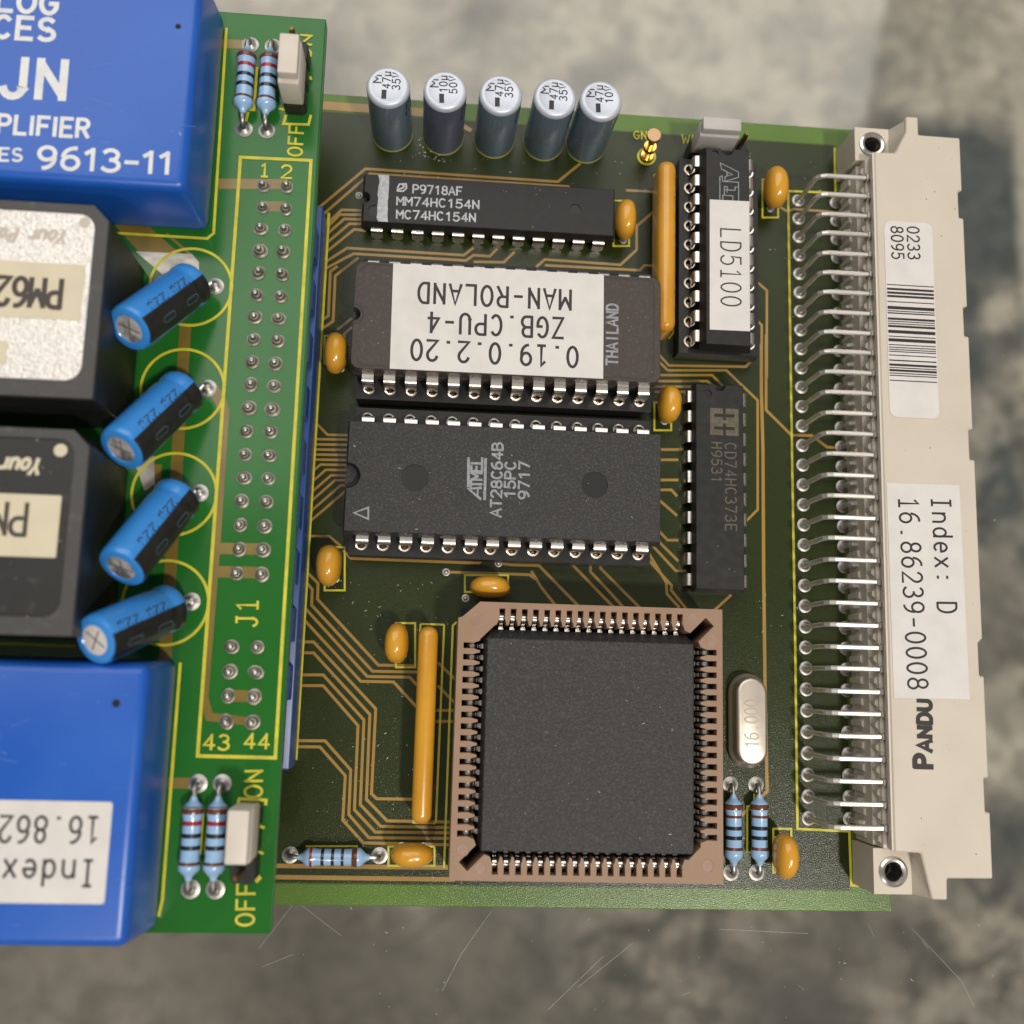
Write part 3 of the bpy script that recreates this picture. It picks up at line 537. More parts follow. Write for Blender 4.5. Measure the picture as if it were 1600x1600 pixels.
part(dc, 'rear_ledge', merge(box(5.75, 6.2, -80.95, 2.7, .06, 5.0), box(6.2, 6.66, -81, 2.75, .06, 6.75), box(6.45, 6.67, -81, 2.75, 7.75, 8.4)), M_COMB)
rb = build('rib', *prism([(5.45, -.25), (5.74, -.5), (5.74, .5), (5.45, .25)], .1, 3.3), M_COMB); me_rib = rb.data; bpy.data.objects.remove(rb)
rb = build('rib', *prism([(5.85, -.2), (6.19, -.55), (6.19, .55), (5.85, .2)], 5.01, 6.3), M_COMB); me_rib2 = rb.data; bpy.data.objects.remove(rb)
for k in range(33):
    inst(dc, 'rib', me_rib, (0, 1.27-2.54*k, 0)); inst(dc, 'rib', me_rib2, (0, 1.27-2.54*k, 0))
for sgn, (cy, y0, y1, ye) in (('a', (5.2, 2.95, 7.45, 7.9)), ('b', (-83.7, -86.15, -81.15, -86.15))):
    o_ = [(5.3, y0), (9.75, y0), (9.75, y1), (5.3, y1)]
    tv, tf = holed(o_, [circ(7.6, cy, 1.05, 24)], 6.0, 4.5, True)
    part(dc, 'mounting_block', merge((tv, tf), loft([[(x, y, .06) for x, y in o_], [(x, y, 6.0) for x, y in o_]], (1, 0))), M_BEIGE)
    part(dc, 'buttress', loft([[(9.77, y0+.05, .06), (9.77, y1-.05, .06), (9.77, y1-.05, 5.95), (9.77, y0+.05, 5.95)], [(10.8, y0+.05, .06), (10.8, y1-.05, .06), (10.8, y1-.05, 8.3), (10.8, y0+.05, 8.3)]]), M_BEIGE)
    part(dc, 'eyelet', lathe([(1.05, -3.6), (1.02, .06), (1.12, .2), (1.4, .27), (1.66, .16), (1.74, .02)], 32, (7.6, cy, 6.0), False, False), M_STEEL, smooth=True)
    part(dc, 'eyelet_bore', lathe([(1.0, -3.4), (1.0, -3.3)], 24, (7.6, cy, 6.0)), M_VOID)
for k in range(32):
    y = -2.54*k; j = random.uniform(-.05, .05)
    part(dc, 'pin', tube([(0, y, -1.2), (0, y, 5.9), (.12, y+j*.3, 6.45), (.5, y+j, 6.93), (1.1, y+j, 7.15), (5.6, y+j, 7.17+j*.6), (6.7, y, 7.17)], .30, sq=True), M_PIN)
    part(dc, 'pin', tube([(5.08, y, -1.2), (5.08, y, 1.5), (5.13, y, 2.0), (5.3, y, 2.4), (5.6, y, 2.62), (6.0, y, 2.66)], .31, sq=True), M_PIN)
    part(dc, 'pin_collar', rbox(6.0, 6.45, y-.42, y+.42, 6.45, 7.6, .1, 1), M_STEEL)
def rrect(x0, x1, y0, y1, r, n=6):
    return circ(x1-r, y1-r, r, n, 0, PI/2)+circ(x0+r, y1-r, r, n, PI/2, PI)+circ(x0+r, y0+r, r, n, PI, 1.5*PI)+circ(x1-r, y0+r, r, n, 1.5*PI, 2*PI)
lb = part(dc, 'barcode_label', prism(rrect(7.63, 13.75, -31.05, -6.2, .9), CZ-.02, CZ+.07), M_PAPER)
for s, a, b, h, z in [('0233', (10.55, -6.8), (10.55, -11.02), 1.5, 8.5), ('8095', (8.5, -6.9), (8.5, -11.1), 1.5, 8.5)]: part(lb, 'printed_text', text(s, a, b, h, CZ+.08, .2, sans=False), M_INK)
y = -14.4; bars = []; random.seed(21)
while y > -26.5:
    wd = random.choice((.12, .12, .16, .28, .4)); bars.append(box(7.75, 13.65, y-wd, y, CZ+.06, CZ+.082)); y -= wd+random.choice((.13, .16, .2, .34, .5))
part(lb, 'barcode', merge(*bars), M_INK)
l2 = part(dc, 'index_label', prism([(6.98, -39.1), (7.12, -64.15), (16.1, -64.1), (15.9, -39.0)], CZ-.02, CZ+.07), M_PAPER)
part(l2, 'printed_text', text('Index: D', (12.42, -40.65), (12.69, -54.25), 2.27, CZ+.08, .26, cell=5.6, sans=False), M_INK)
part(l2, 'printed_text', text('16.86239-0008', (8.42, -40.85), (8.84, -63.09), 2.34, CZ+.08, .26, cell=5.6, sans=False), M_INK)
rnd = random.Random(3); q = []
for k in range(40):
    x = rnd.uniform(7, 17.2); y = rnd.uniform(-83, 5); r_ = rnd.choice((.03, .04, .05, .09)); q.append(prism(circ(x, y, r_, 7), CZ-.01, CZ+.004+.0005*k))
o = part(dc, 'grime', merge(*q), mat('brown_grime', (.22, .18, .13), .7)); o['kind'] = 'stuff'
part(dc, 'printed_text', text('ANDU', (11.36, -70.0), (11.5, -64.3), 1.55, CZ+.02, .5, cell=5.2), M_INK)
part(dc, 'printed_text', text('P', (11.36, -71.85), (11.37, -70.45), 2.0, CZ+.02, .62), M_INK)

# ------------------------------------------------------------------ dual-in-line chips and sockets
def strip(st, t):
    """stations (u, z, half width): a bent sheet-metal lead of thickness t in the u-z plane"""
    n = len(st); V = []; F = []
    for i, (u, z, hw) in enumerate(st):
        a = st[max(i-1, 0)]; b = st[min(i+1, n-1)]; d = Vector((b[0]-a[0], b[1]-a[1])).normalized(); nx, nz = -d.y, d.x
        for s in (.5, -.5):
            for q in (-1, 1): V.append((u+nx*t*s, q*hw, z+nz*t*s))
    for i in range(n-1):
        a = 4*i; b = a+4
        F += [(a, a+1, b+1, b), (a+3, a+2, b+2, b+3), (a+1, a+3, b+3, b+1), (a+2, a, b, b+2)]
    F += [(1, 0, 2, 3), (4*n-4, 4*n-3, 4*n-1, 4*n-2)]
    return V, F
def dip_pin_mesh(u0, u1, zs, zw, zb, hw=.72):
    st = [(u0, zs, hw), (u1-.4, zs, hw), (u1-.14, zs-.06, hw), (u1-.02, zs-.24, hw), (u1, zs-.5, hw), (u1, zw+.5, hw), (u1, zw+.25, hw*.9), (u1, zw+.08, hw*.62), (u1, zw, .25), (u1, zb, .24)]
    o = build('pin', *strip(st, .27), M_TIN, smooth=True, angle=50); me = o.data; bpy.data.objects.remove(o); return me
def dip_body(root, cx, cy, L, W, z0, zm, z1, ang, m, inset=.38, notch=None, dimples=(), rc=0, r=0, pitdepth=.1):
    """long axis along local x, pin 1 end at local -x; ang turns the chip about z"""
    R = Matrix.Translation((cx, cy, 0)) @ Matrix.Rotation(ang, 4, 'Z')
    def rect(i, z):
        a = L/2-i; b = W/2-i
        if rc: return [(x, y, z) for x, y in rrect(-a, a, -b, b, rc)]
        return [(-a, -b, z), (a, -b, z), (a, b, z), (-a, b, z)]
    low = loft([rect(inset, z0), rect(.04, zm-.05), rect(0, zm)], (1, 0 if not notch else 1))
    def up(i):
        a = L/2-i; b = W/2-i
        base = rrect(-a, a, -b, b, rc) if rc else [(-a, -b), (a, -b), (a, b), (-a, b)]
        if notch:
            nn = [(x-a, y) for x, y in circ(0, 0, notch, 12, PI/2, -PI/2)]
            if rc:
                k = 2*6; base = base[:k]+nn+base[k:]
            else: base = base+nn
        return base
    top = up(inset); side = loft([[(x, y, zm) for x, y in up(0)], [(x, y, z1-.06) for x, y in up(inset*.92)], [(x, y, z1) for x, y in up(inset+.05)]], (0, 0))
    top = up(inset+.05); face = holed(top, [circ(x, y, q, 24) for x, y, q in dimples], z1, pitdepth)
    vf = merge(low, side, face)
    b = part(root, 'body', xf(vf, R), m)
    for x, y, q in dimples: part(root, 'moulded_dimple', xf((lathe([(q-.02, z1-pitdepth-.01), (q-.02, z1-pitdepth+.012)], 24, (x, y, 0))), R), M_PIT)
    return R
def dip_pins(root, me, n, rowhalf, cx, cy, ang):
    R = Matrix.Translation((cx, cy, 0)) @ Matrix.Rotation(ang, 4, 'Z')
    for k in range(n):
        for s in (1, -1):
            p = R @ Vector(((k-(n-1)/2)*2.54, s*0, 0)); inst(root, 'pin', me, (p.x, p.y, 0), ang+s*PI/2)
cup = lathe([(.62, -.25), (.74, .0), (.75, .14), (.68, .19), (.5, .16), (.40, -.05), (.34, -.5)], 24, capb=False, capt=True)
nf = len(cup[1]); o = build('contact', *cup, M_TIN, smooth=True, m2=mat('dark_bronze_bore', (.20, .13, .06), .3, 1), idx=[1 if i >= 24*4 else 0 for i in range(nf)]); me_cup = o.data; bpy.data.objects.remove(o)
def socket(label, cx, cy, n, rowhalf, ang, zt):
    t = thing('chip_socket', label, 'chip socket', (cx, cy, 0), 'round-contact chip sockets')
    R = Matrix.Translation((cx, cy, 0)) @ Matrix.Rotation(ang, 4, 'Z'); Lh = n*1.27+.2; w_ = 1.3
    rails = []
    for s in (1, -1):
        o_ = [(-Lh, s*rowhalf-w_), (Lh, s*rowhalf-w_), (Lh, s*rowhalf+w_), (-Lh, s*rowhalf+w_)]
        rails.append(holed(o_, [circ((k-(n-1)/2)*2.54, s*rowhalf, .6, 14) for k in range(n)], zt, .8)); rails.append(loft([[(x, y, .5) for x, y in o_], [(x, y, zt) for x, y in o_]], (1, 0)))
    rails.append(box(-Lh, -Lh+1.6, -rowhalf+w_, rowhalf-w_, .5, zt-.02)); rails.append(box(Lh-1.6, Lh, -rowhalf+w_, rowhalf-w_, .5, zt-.02))
    if n > 10: rails.append(box(-2, 2, -rowhalf+w_, rowhalf-w_, .5, zt-.25))
    part(t, 'body', xf(merge(*rails), R), M_BLACK2)
    leg = []
    for k in range(n):
        for s in (1, -1):
            p = R @ Vector(((k-(n-1)/2)*2.54, s*rowhalf, zt)); inst(t, 'contact', me_cup, tuple(p))
            leg.append(lathe([(.4, 0), (.4, .55)], 8, (p.x, p.y, 0)))
    part(t, 'legs', merge(*leg), M_TIN)
    return t
# 24-pin chip soldered below the cans
t = thing('microchip', 'long black chip with white end stripe and three lines of white print below the cans', 'microchip', (-40.8, -4.85, 0), 'dual-in-line chips')
CX, CY = -40.75, -4.85
dip_body(t, CX, CY, 31.9, 6.75, .6, 2.0, 3.4, 0, M_BLACK2, .32, notch=.75, dimples=[(-14.3, -1.65, .72), (10.75, .1, .72)], pitdepth=.14)
dip_pins(t, dip_pin_mesh(3.2, 3.75, 1.95, .12, -1), 12, 3.8, CX, CY, 0)
random.seed(5)
st = [(-54.8, -1.75), (-53.45, -1.75)]+[(-53.42+random.uniform(-.04, .04), -1.75-.5*k) for k in range(1, 12)]+[(-53.3, -7.9), (-54.5, -7.9)]+[(-54.65+random.uniform(-.09, .09), -7.9+.5*k) for k in range(1, 12) if not 1.2 < .5*k < 1.9]
part(t, 'end_stripe', prism(st[::-1], 3.39, 3.415), M_WHITEINK)
for s, a, b, h in [('P9718AF', (-50.43, -3.9), (-44.28, -3.82), 1.08), ('MM74HC154N', (-52.31, -5.6), (-42.1, -5.45), 1.07), ('MC74HC154N', (-52.27, -7.35), (-42.48, -7.2), 1.07)]: part(t, 'printed_text', text(s, a, b, h, 3.42, .2, cell=5.0), M_WHITEINK)
lg = [ribbon([(-52.3, -3.3), (-52.1, -2.85), (-51.75, -2.8), (-51.5, -3.1), (-51.75, -3.35), (-52.1, -3.5), (-52.0, -3.75), (-51.6, -3.75), (-51.2, -3.3)], .2, 3.42), ribbon([(-51.75, -2.8), (-51.3, -2.75), (-51.2, -3.3)], .2, 3.424), ribbon([(-52.3, -3.3), (-52.3, -3.75), (-52.0, -3.75)], .2, 3.426)]
part(t, 'printed_logo', merge(*lg), M_WHITEINK)
# 28-pin EPROM in socket
socket('long black socket under the brown chip with the version label', -38.1, -21.5, 14, 7.62, 0, 3.0)
t = thing('microchip', 'brown ceramic chip with large white label printed upside down', 'microchip', (-38.2, -21.5, 0), 'dual-in-line chips')
ex, ey, LZ = -38.25, -21.33, 7.3
dip_body(t, ex, ey, 36.9, 13.4, 3.2, 5.0, 5.2, 0, M_CERAM, .1, rc=.9)
dip_body(t, ex, ey, 36.9, 13.35, 5.45, 5.5, LZ, 0, M_CERAM, .12, notch=.85, rc=1.0)
part(t, 'glass_seal', prism(rrect(ex-18.2, ex+18.2, ey-6.5, ey+6.5, .9), 5.1, 5.55), M_BLACK2)
gr = rrect(ex-17.6, ex+17.5, ey-6.2, ey+6.2, .9); part(t, 'lid_groove', merge(ribbon(gr[:12], .22, LZ+.006), ribbon(gr[11:]+[gr[0]], .22, LZ+.007) if False else ribbon(gr[12:]+[gr[0]], .22, LZ+.007), ribbon(circ(ex-18.4, ey, 1.25, 14, -PI/2*.9, PI/2*.9), .2, LZ+.008)), mat('groove_shadow_brown', (.03, .024, .02), .6))
dip_pins(t, dip_pin_mesh(6.4, 7.62, 5.75, 3.3, 2.4, .68), 14, 7.62, ex+.15, -21.5, 0)
lb = part(t, 'label', prism([(-52.18, -14.85), (-52.0, -27.8), (-26.8, -27.75), (-26.9, -14.78)], LZ-.02, LZ+.07), M_PAPER)
for s, a, b, h in [('MAN-ROLAND', (-30.87, -17.0), (-49.09, -17.1), 2.45), ('ZGB.CPU-4', (-31.68, -20.55), (-47.74, -20.7), 2.45), ('0.19.0.2.20', (-29.87, -24.05), (-49.62, -24.15), 2.45)]: part(lb, 'printed_text', text(s, a, b, h, LZ+.09, .34, cell=5.7, sans=False), M_INK)
part(t, 'printed_text', text('THAILAND', (-25.1, -26.0), (-25.15, -18.4), 1.33, LZ+.015, .26, cell=5.0), M_GREYINK)
# 28-pin EEPROM in socket
socket('long black socket under the black chip with two round dimples', -38.08, -40.44, 14, 7.62, 0, 2.98)
t = thing('microchip', 'large black chip with two round dimples and grey print read from the side', 'microchip', (-38.1, -40.44, 0), 'dual-in-line chips')
ax, ay = -38.0, -40.46
dip_body(t, ax, ay, 37.4, 13.55, 2.95, 4.5, 6.3, 0, M_BLACK, .3, notch=1.55, dimples=[(-10.55, .02, 1.6), (10.55, .08, 1.58)], pitdepth=.12)
dip_pins(t, dip_pin_mesh(6.55, 7.55, 4.5, 2.9, 2.2, .72), 14, 7.62, ax+.12, ay, 0)
for s, a, b, h in [('AT28C64B', (-38.4, -44.64), (-38.45, -35.87), 1.2), ('15PC', (-36.85, -42.4), (-36.87, -38.05), 1.2), ('9717', (-35.2, -42.42), (-35.22, -37.98), 1.2)]: part(t, 'printed_text', text(s, a, b, h, 6.312, .26, cell=5.0), M_GREYINK)
lg = [ribbon([(-42.3, -41.3), (-42.4, -37.75)], .34, 6.312), ribbon([(-40.35, -42.75), (-40.4, -37.75)], .32, 6.313)]
lg += [text('TMEL', (-40.75, -41.3), (-40.8, -37.7), 1.25, 6.313, .28, cell=4.5), ribbon([(-40.75, -42.7), (-42.25, -41.5), (-40.75, -41.3)], .32, 6.314), ribbon([(-41.2, -42.2), (-41.2, -41.4)], .2, 6.318)]
part(t, 'printed_logo', merge(*lg), M_GREYINK)
part(t, 'pin_one_triangle', ribbon([(-55.35, -44.85), (-53.75, -44.15), (-53.68, -45.5), (-55.35, -44.85)], .24, 6.312), M_GREYINK)
# 20-pin chip in socket
px_, py_ = -11.55, -9.68
socket('narrow black socket under the chip labelled LD5100', px_, py_, 10, 3.81, PI/2, 3.0)
t = thing('microchip', 'narrow black chip carrying a white label that reads LD5100', 'microchip', (px_, -9.9, 0), 'dual-in-line chips')
dip_body(t, px_+.05, -9.9, 26.3, 6.4, 3.9, 5.4, 7.0, -PI/2, M_BLACK2, .5, notch=.8, dimples=[(-12.0, -1.6, .42)], pitdepth=.2)
dip_pins(t, dip_pin_mesh(3.0, 3.75, 5.3, 3.4, 2.4, .7), 10, 3.81, px_+.02, py_, -PI/2)
lb = part(t, 'label', prism([(-13.83, -20.85), (-8.85, -20.8), (-8.82, -4.05), (-13.8, -4.12)], 6.98, 7.07), M_PAPER)
part(lb, 'printed_text', text('LD5100', (-12.42, -7.72), (-12.42, -17.77), 2.48, 7.085, .19, cell=5.6, sans=False), M_INK)
def zz(*p): return [(-13.85+(x-850)*(5.1/360), -4.1-(y-870)*(.0147*1.0)) for x, y in p]
al = [zz((950, 535), (1112, 607), (1112, 655), (990, 700), (990, 660), (1008, 650), (1008, 610), (960, 590), (950, 535)), zz((1010, 615), (1060, 632), (1010, 650), (1010, 615)), zz((945, 865), (945, 660), (968, 650), (968, 700), (1112, 700), (1112, 742), (1085, 745)), zz((990, 775), (1080, 775), (1080, 740)), zz((985, 820), (985, 745), (1010, 745), (1010, 800)), zz((1112, 875), (1112, 745)), zz((970, 868), (970, 825), (1060, 825), (1060, 868))]
part(t, 'printed_logo', merge(*[ribbon(p, .11, 7.012+.003*i) for i, p in enumerate(al)]), M_GREYINK)
# 20-pin chip soldered beside the edge connector
hx, hy = -11.6, -39.3
t = thing('microchip', 'narrow black chip with faded tan print and square logo, soldered near the connector', 'microchip', (hx, hy, 0), 'dual-in-line chips')
dip_body(t, hx, hy, 25.9, 6.45, .6, 2.0, 3.4, -PI/2, M_BLACK2, .28, notch=.75, dimples=[(-11.5, -1.55, .55)], pitdepth=.2)
dip_pins(t, dip_pin_mesh(3.0, 3.75, 1.9, .12, -1), 10, 3.81, hx, hy, -PI/2)
for s, a, b, h in [('CD74HC373E', (-10.95, -33.94), (-10.95, -44.8), 1.35), ('H9531', (-12.62, -33.9), (-12.63, -38.88), 1.25)]: part(t, 'printed_text', text(s, a, b, h, 3.415, .16, cell=5.4), M_GOLDINK)
lgv = []
for sx in (-1, 1):
    for sy in (-1, 1):
        x0, x1 = (-12.8, -11.2) if sx < 0 else (-10.85, -9.25); y0, y1 = (-33.0, -31.5) if sy < 0 else (-31.1, -29.6)
        n = .42; yc = -32.1 if sy < 0 else -30.5
        lgv += [prism([(x0, y0), (x1, y0), (x1, yc-.2), (x0, yc-.2)], 3.39, 3.413), prism([(x0, yc+.2), (x1, yc+.2), (x1, y1), (x0, y1)], 3.39, 3.413)]
        xa, xb = (x0, x0+.5) if sx < 0 else (x1-.5, x1); lgv.append(prism([(xa, yc-.2), (xb, yc-.2), (xb, yc+.2), (xa, yc+.2)], 3.39, 3.413))
lgv.append(prism([(-12.8, -31.5), (-9.25, -31.5), (-9.25, -31.1), (-12.8, -31.1)], 3.39, 3.413))
part(t, 'printed_logo', merge(*lgv), M_GOLDINK)

# ------------------------------------------------------------------ square socket and chip
qx, qy, SZ = -27.88, -69.78, 8.4
t = thing('square_chip_socket', 'square tan plastic socket with slotted rim round the big black chip', 'chip socket', (qx, qy, 0))
ha, hb, O = 12.55, 14.4, 15.08
def side_loop():
    pts = []
    for i in range(17):
        c = (i-8)*1.27; pts += [(c-.30, 13.3), (c-.33, hb), (c+.33, hb), (c+.30, 13.3)]
        if i < 16: pts += [(c+.44, 12.9), (c+.52, ha), (c+.75, ha), (c+.83, 12.9)]
    return pts
loop = []
corner = {0: [(10.75, ha), (11.35, 12.3), (13.15, 14.1), (14.1, 13.15), (12.3, 11.35), (ha, 10.75)], 1: [(10.75, ha), (11.2, ha), (ha, 11.2), (ha, 10.75)], 2: [(10.75, ha), (11.35, 12.3), (13.15, 14.1), (14.1, 13.15), (12.3, 11.35), (ha, 10.75)], 3: [(10.75, ha), (10.9, ha), (ha, 10.9), (ha, 10.75)]}
for k in range(4):                          # top, right, bottom, left going clockwise
    R = Matrix.Rotation(-PI/2*k, 2)
    for p in side_loop()+corner[k]: v = R @ Vector(p); loop.append((qx+v.x, qy+v.y))
outer = [(qx-O, qy-O), (qx+O, qy-O), (qx+O, qy+O), (qx-O+2.4, qy+O), (qx-O+.5, qy+O-1.7), (qx-O, qy+O-1.9)]
n = len(outer); V, F = holed(outer, [loop[::-1]], SZ, 5.0, False)
part(t, 'rim', merge((V, F), loft([[(x, y, .6) for x, y in outer], [(x, y, SZ-.0) for x, y in outer]], (1, 0))), M_BROWN)
part(t, 'inner_floor', box(qx-14.6, qx+14.6, qy-14.6, qy+14.6, 3.0, 3.5), M_VOID)
for x, y, r in ((-13.0, 13.0, .75), (11.6, 13.9, .62), (13.9, 11.5, .68), (-13.7, -11.9, .68), (-11.7, -13.8, .68), (13.3, -13.2, .72)):
    part(t, 'ejector_mark', lathe([(r, SZ-.02), (r, SZ+.012), (r-.06, SZ+.03), (r-.16, SZ+.014)], 24, (qx+x, qy+y, 0)), mat('tan_socket_mark', (.245, .15, .10), .45, var=(500, (.31, .2, .145), .3, .7)))
ct = strip([(12.75, 3.6, .2), (12.7, 6.4, .2), (12.9, 7.0, .2), (13.3, 7.3, .22), (13.7, 7.25, .22), (13.95, 6.9, .22), (14.05, 3.6, .22)], .16)
o = build('contact', *ct, M_STEEL, smooth=True, angle=50); me_ct = o.data; bpy.data.objects.remove(o)
for k in range(4):
    for i in range(17):
        a = PI/2-PI/2*k; v = Matrix.Rotation(-PI/2*k, 2) @ Vector(((i-8)*1.27, 0)); inst(t, 'contact', me_ct, (qx+v.x, qy+v.y, 0), a)
t = thing('square_microchip', 'big square speckled black chip seated in the tan socket', 'microchip', (qx, qy, 3.6))
def sq(h, hy0, hy1, z, c): return [(qx-h+c, qy-hy0, z), (qx+h-c, qy-hy0, z), (qx+h, qy-hy0+c, z), (qx+h, qy+hy1-c, z), (qx+h-c, qy+hy1, z), (qx-h+c, qy+hy1, z), (qx-h, qy+hy1-c, z), (qx-h, qy-hy0+c, z)]
part(t, 'body', loft([sq(11.5, 11.5, 11.5, 3.6, .8), sq(12.1, 12.1, 12.1, 6.2, .8), sq(12.1, 12.1, 12.1, 6.5, .8), sq(11.78, 11.98, 11.1, 8.35, .12), sq(11.65, 11.87, 10.98, 8.45, .1)]), M_BLACK)
ld = strip([(12.0, 6.4, .27), (12.3, 6.4, .27), (12.45, 6.25, .27), (12.48, 5.6, .27), (12.46, 4.0, .2)], .18)
o = build('lead', *ld, M_TIN, smooth=True, angle=50); me_ld = o.data; bpy.data.objects.remove(o)
for k in range(4):
    for i in range(17):
        a = PI/2-PI/2*k; v = Matrix.Rotation(-PI/2*k, 2) @ Vector(((i-8)*1.27, 0)); inst(t, 'lead', me_ld, (qx+v.x, qy+v.y, 0.0), a)

# ------------------------------------------------------------------ crystal
t = thing('crystal_oscillator', 'silver oval crystal can stamped 16.000 beside the square chip', 'crystal', (-7.5, -67.4, 0))
def stadium(hx_, hy_, z, c=(-7.55, -67.4)): return [(x, y, z) for x, y in rrect(c[0]-hx_, c[0]+hx_, c[1]-hy_, c[1]+hy_, hx_-.001, 10)]
part(t, 'can', loft([stadium(2.32, 5.6, .35), stadium(2.34, 5.62, .6), stadium(2.28, 5.56, .8), stadium(2.0, 5.3, .95), stadium(1.92, 5.2, 1.15), stadium(1.9, 5.17, 2.1), stadium(1.82, 5.08, 2.35), stadium(1.66, 4.9, 2.5), stadium(1.5, 4.74, 2.53)]), M_CRYST, smooth=True, angle=50)
part(t, 'stamped_text', text('16.000', (-6.85, -70.5), (-6.85, -64.9), 1.6, 2.545, .2, cell=5.0), mat('stamped_nickel', (.42, .37, .31), .35, .9))

# ------------------------------------------------------------------ resistors
def resistor(label, a, b, z0, bands, zc, group):
    A_ = Vector((*a, z0)); B_ = Vector((*b, z0)); c = (A_+B_)/2; Lh = (B_-A_).length/2; d = (B_-A_).normalized()
    t = thing('resistor', label, 'resistor', (c.x, c.y, z0), group)
    R = Matrix.Translation((c.x, c.y, z0+zc)) @ Matrix(((d.x, -d.y, 0), (d.y, d.x, 0), (0, 0, 1))).to_4x4()
    prof = [(-4.05, .30), (-3.8, .36), (-3.5, .55), (-3.2, .88), (-2.95, 1.05), (-2.6, 1.09), (-2.25, 1.02), (-1.95, .94), (1.95, .94), (2.25, 1.02), (2.6, 1.09), (2.95, 1.05), (3.2, .88), (3.5, .55), (3.8, .36), (4.05, .30)]
    def rad(x):
        for (x0, r0), (x1, r1) in zip(prof, prof[1:]):
            if x0 <= x <= x1: return r0+(r1-r0)*(x-x0)/(x1-x0)
        return .3
    def ring(x, r): return [(x, r*math.cos(2*PI*i/20), r*math.sin(2*PI*i/20)) for i in range(20)]
    part(t, 'body', xf(loft([ring(x, r) for x, r in prof]), R), M_RES, smooth=True, angle=70)
    for x, wd, m in bands:
        xs = [x-wd/2+wd*i/3 for i in range(4)]; part(t, 'band', xf(loft([ring(xs[0], rad(xs[0])-.05)]+[ring(q, rad(q)+.022) for q in xs]+[ring(xs[-1], rad(xs[-1])-.05)], (0, 0)), R), m, smooth=True, angle=70)
    for s in (-1, 1): part(t, 'lead', xf(tube([(s*3.9, 0, 0), (s*4.5, 0, .02), (s*(Lh-.28), 0, -.08), (s*(Lh-.06), 0, -.3), (s*Lh, 0, -.7), (s*Lh, 0, -zc-.6)], .27, 10), R), M_SOLDER, smooth=True)
    board = ub if z0 > 5 else mb
    for q in (a, b): inst(board, 'solder_joint', J_RES, (*q, z0+.03))
b4 = [(-2.75, .72, BR), (-1.5, .42, RD), (-.3, .42, BK), (.85, .42, BK), (2.35, .3, BR)]
gu = 'resistors on the green board'; gm = 'resistors on the olive board'
resistor('banded blue resistor beside the big blue module with raised lettering', (-69.05, 7.1), (-69.05, -3.2), UZ, b4, 1.45, gu)
resistor('banded blue resistor pressed against the tall jumper above the 1 and 2 marks', (-66.5, 7.1), (-66.55, -3.2), UZ, b4, 1.45, gu)
resistor('banded blue resistor next to the blue module with the Index label', (-68.85, -74.5), (-68.83, -84.72), UZ, b4, 1.45, gu)
resistor('banded blue resistor next to the jumper below the 43 and 44 marks', (-66.45, -74.45), (-66.4, -84.72), UZ, b4, 1.45, gu)
resistor('blue resistor lying crosswise at the lower board edge, red and three black bands', (-61.07, -83.88), (-50.88, -83.8), 0, [(-2.55, .3, RD), (-1.25, .36, BK), (-.1, .36, BK), (1.0, .32, BK), (2.35, .62, BR)], 1.3, gm)
b3 = [(-2.65, .62, BR), (-1.55, .3, BR), (-.25, .42, BK), (.85, .42, BK), (2.1, .32, BR)]
resistor('banded blue resistor touching the corner of the tan socket below the crystal', (-9.53, -75), (-9.5, -85.1), 0, b3, 1.3, gm)
resistor('banded blue resistor standing next to an amber capacitor below the crystal', (-6.4, -74.95), (-6.41, -85.05), 0, b3, 1.3, gm)

# ------------------------------------------------------------------ amber capacitors and resistor networks
def blob(hx_, hy_, hz_, cz, n=20, m=14, ex=2.4, tail=.0, seed=0):
    rnd = random.Random(seed); ph = [rnd.uniform(0, 6.28) for _ in range(4)]; V = []; F = []
    def sp(v, e): return math.copysign(abs(v)**(2/e), v)
    for j in range(m+1):
        ph_ = -PI/2+PI*j/m
        for i in range(n):
            th = 2*PI*i/n; k = 1+.018*math.sin(3*th+ph[0])+.015*math.sin(2*ph_+ph[1])
            x = hx_*sp(math.cos(ph_), ex)*sp(math.cos(th), 2.2)*k; y = hy_*sp(math.cos(ph_), ex)*sp(math.sin(th), ex)*k; z = hz_*sp(math.sin(ph_), ex)
            if z < 0 and tail: f = 1-tail*(-z/hz_)**1.4; y *= f; x *= 1-.25*(-z/hz_)
            V.append((x, y, cz+z))
    for j in range(m):
        for i in range(n): F.append((j*n+i, j*n+(i+1) % n, (j+1)*n+(i+1) % n, (j+1)*n+i))
    F += [tuple(range(n-1, -1, -1)), tuple(m*n+i for i in range(n))]
    return V, F
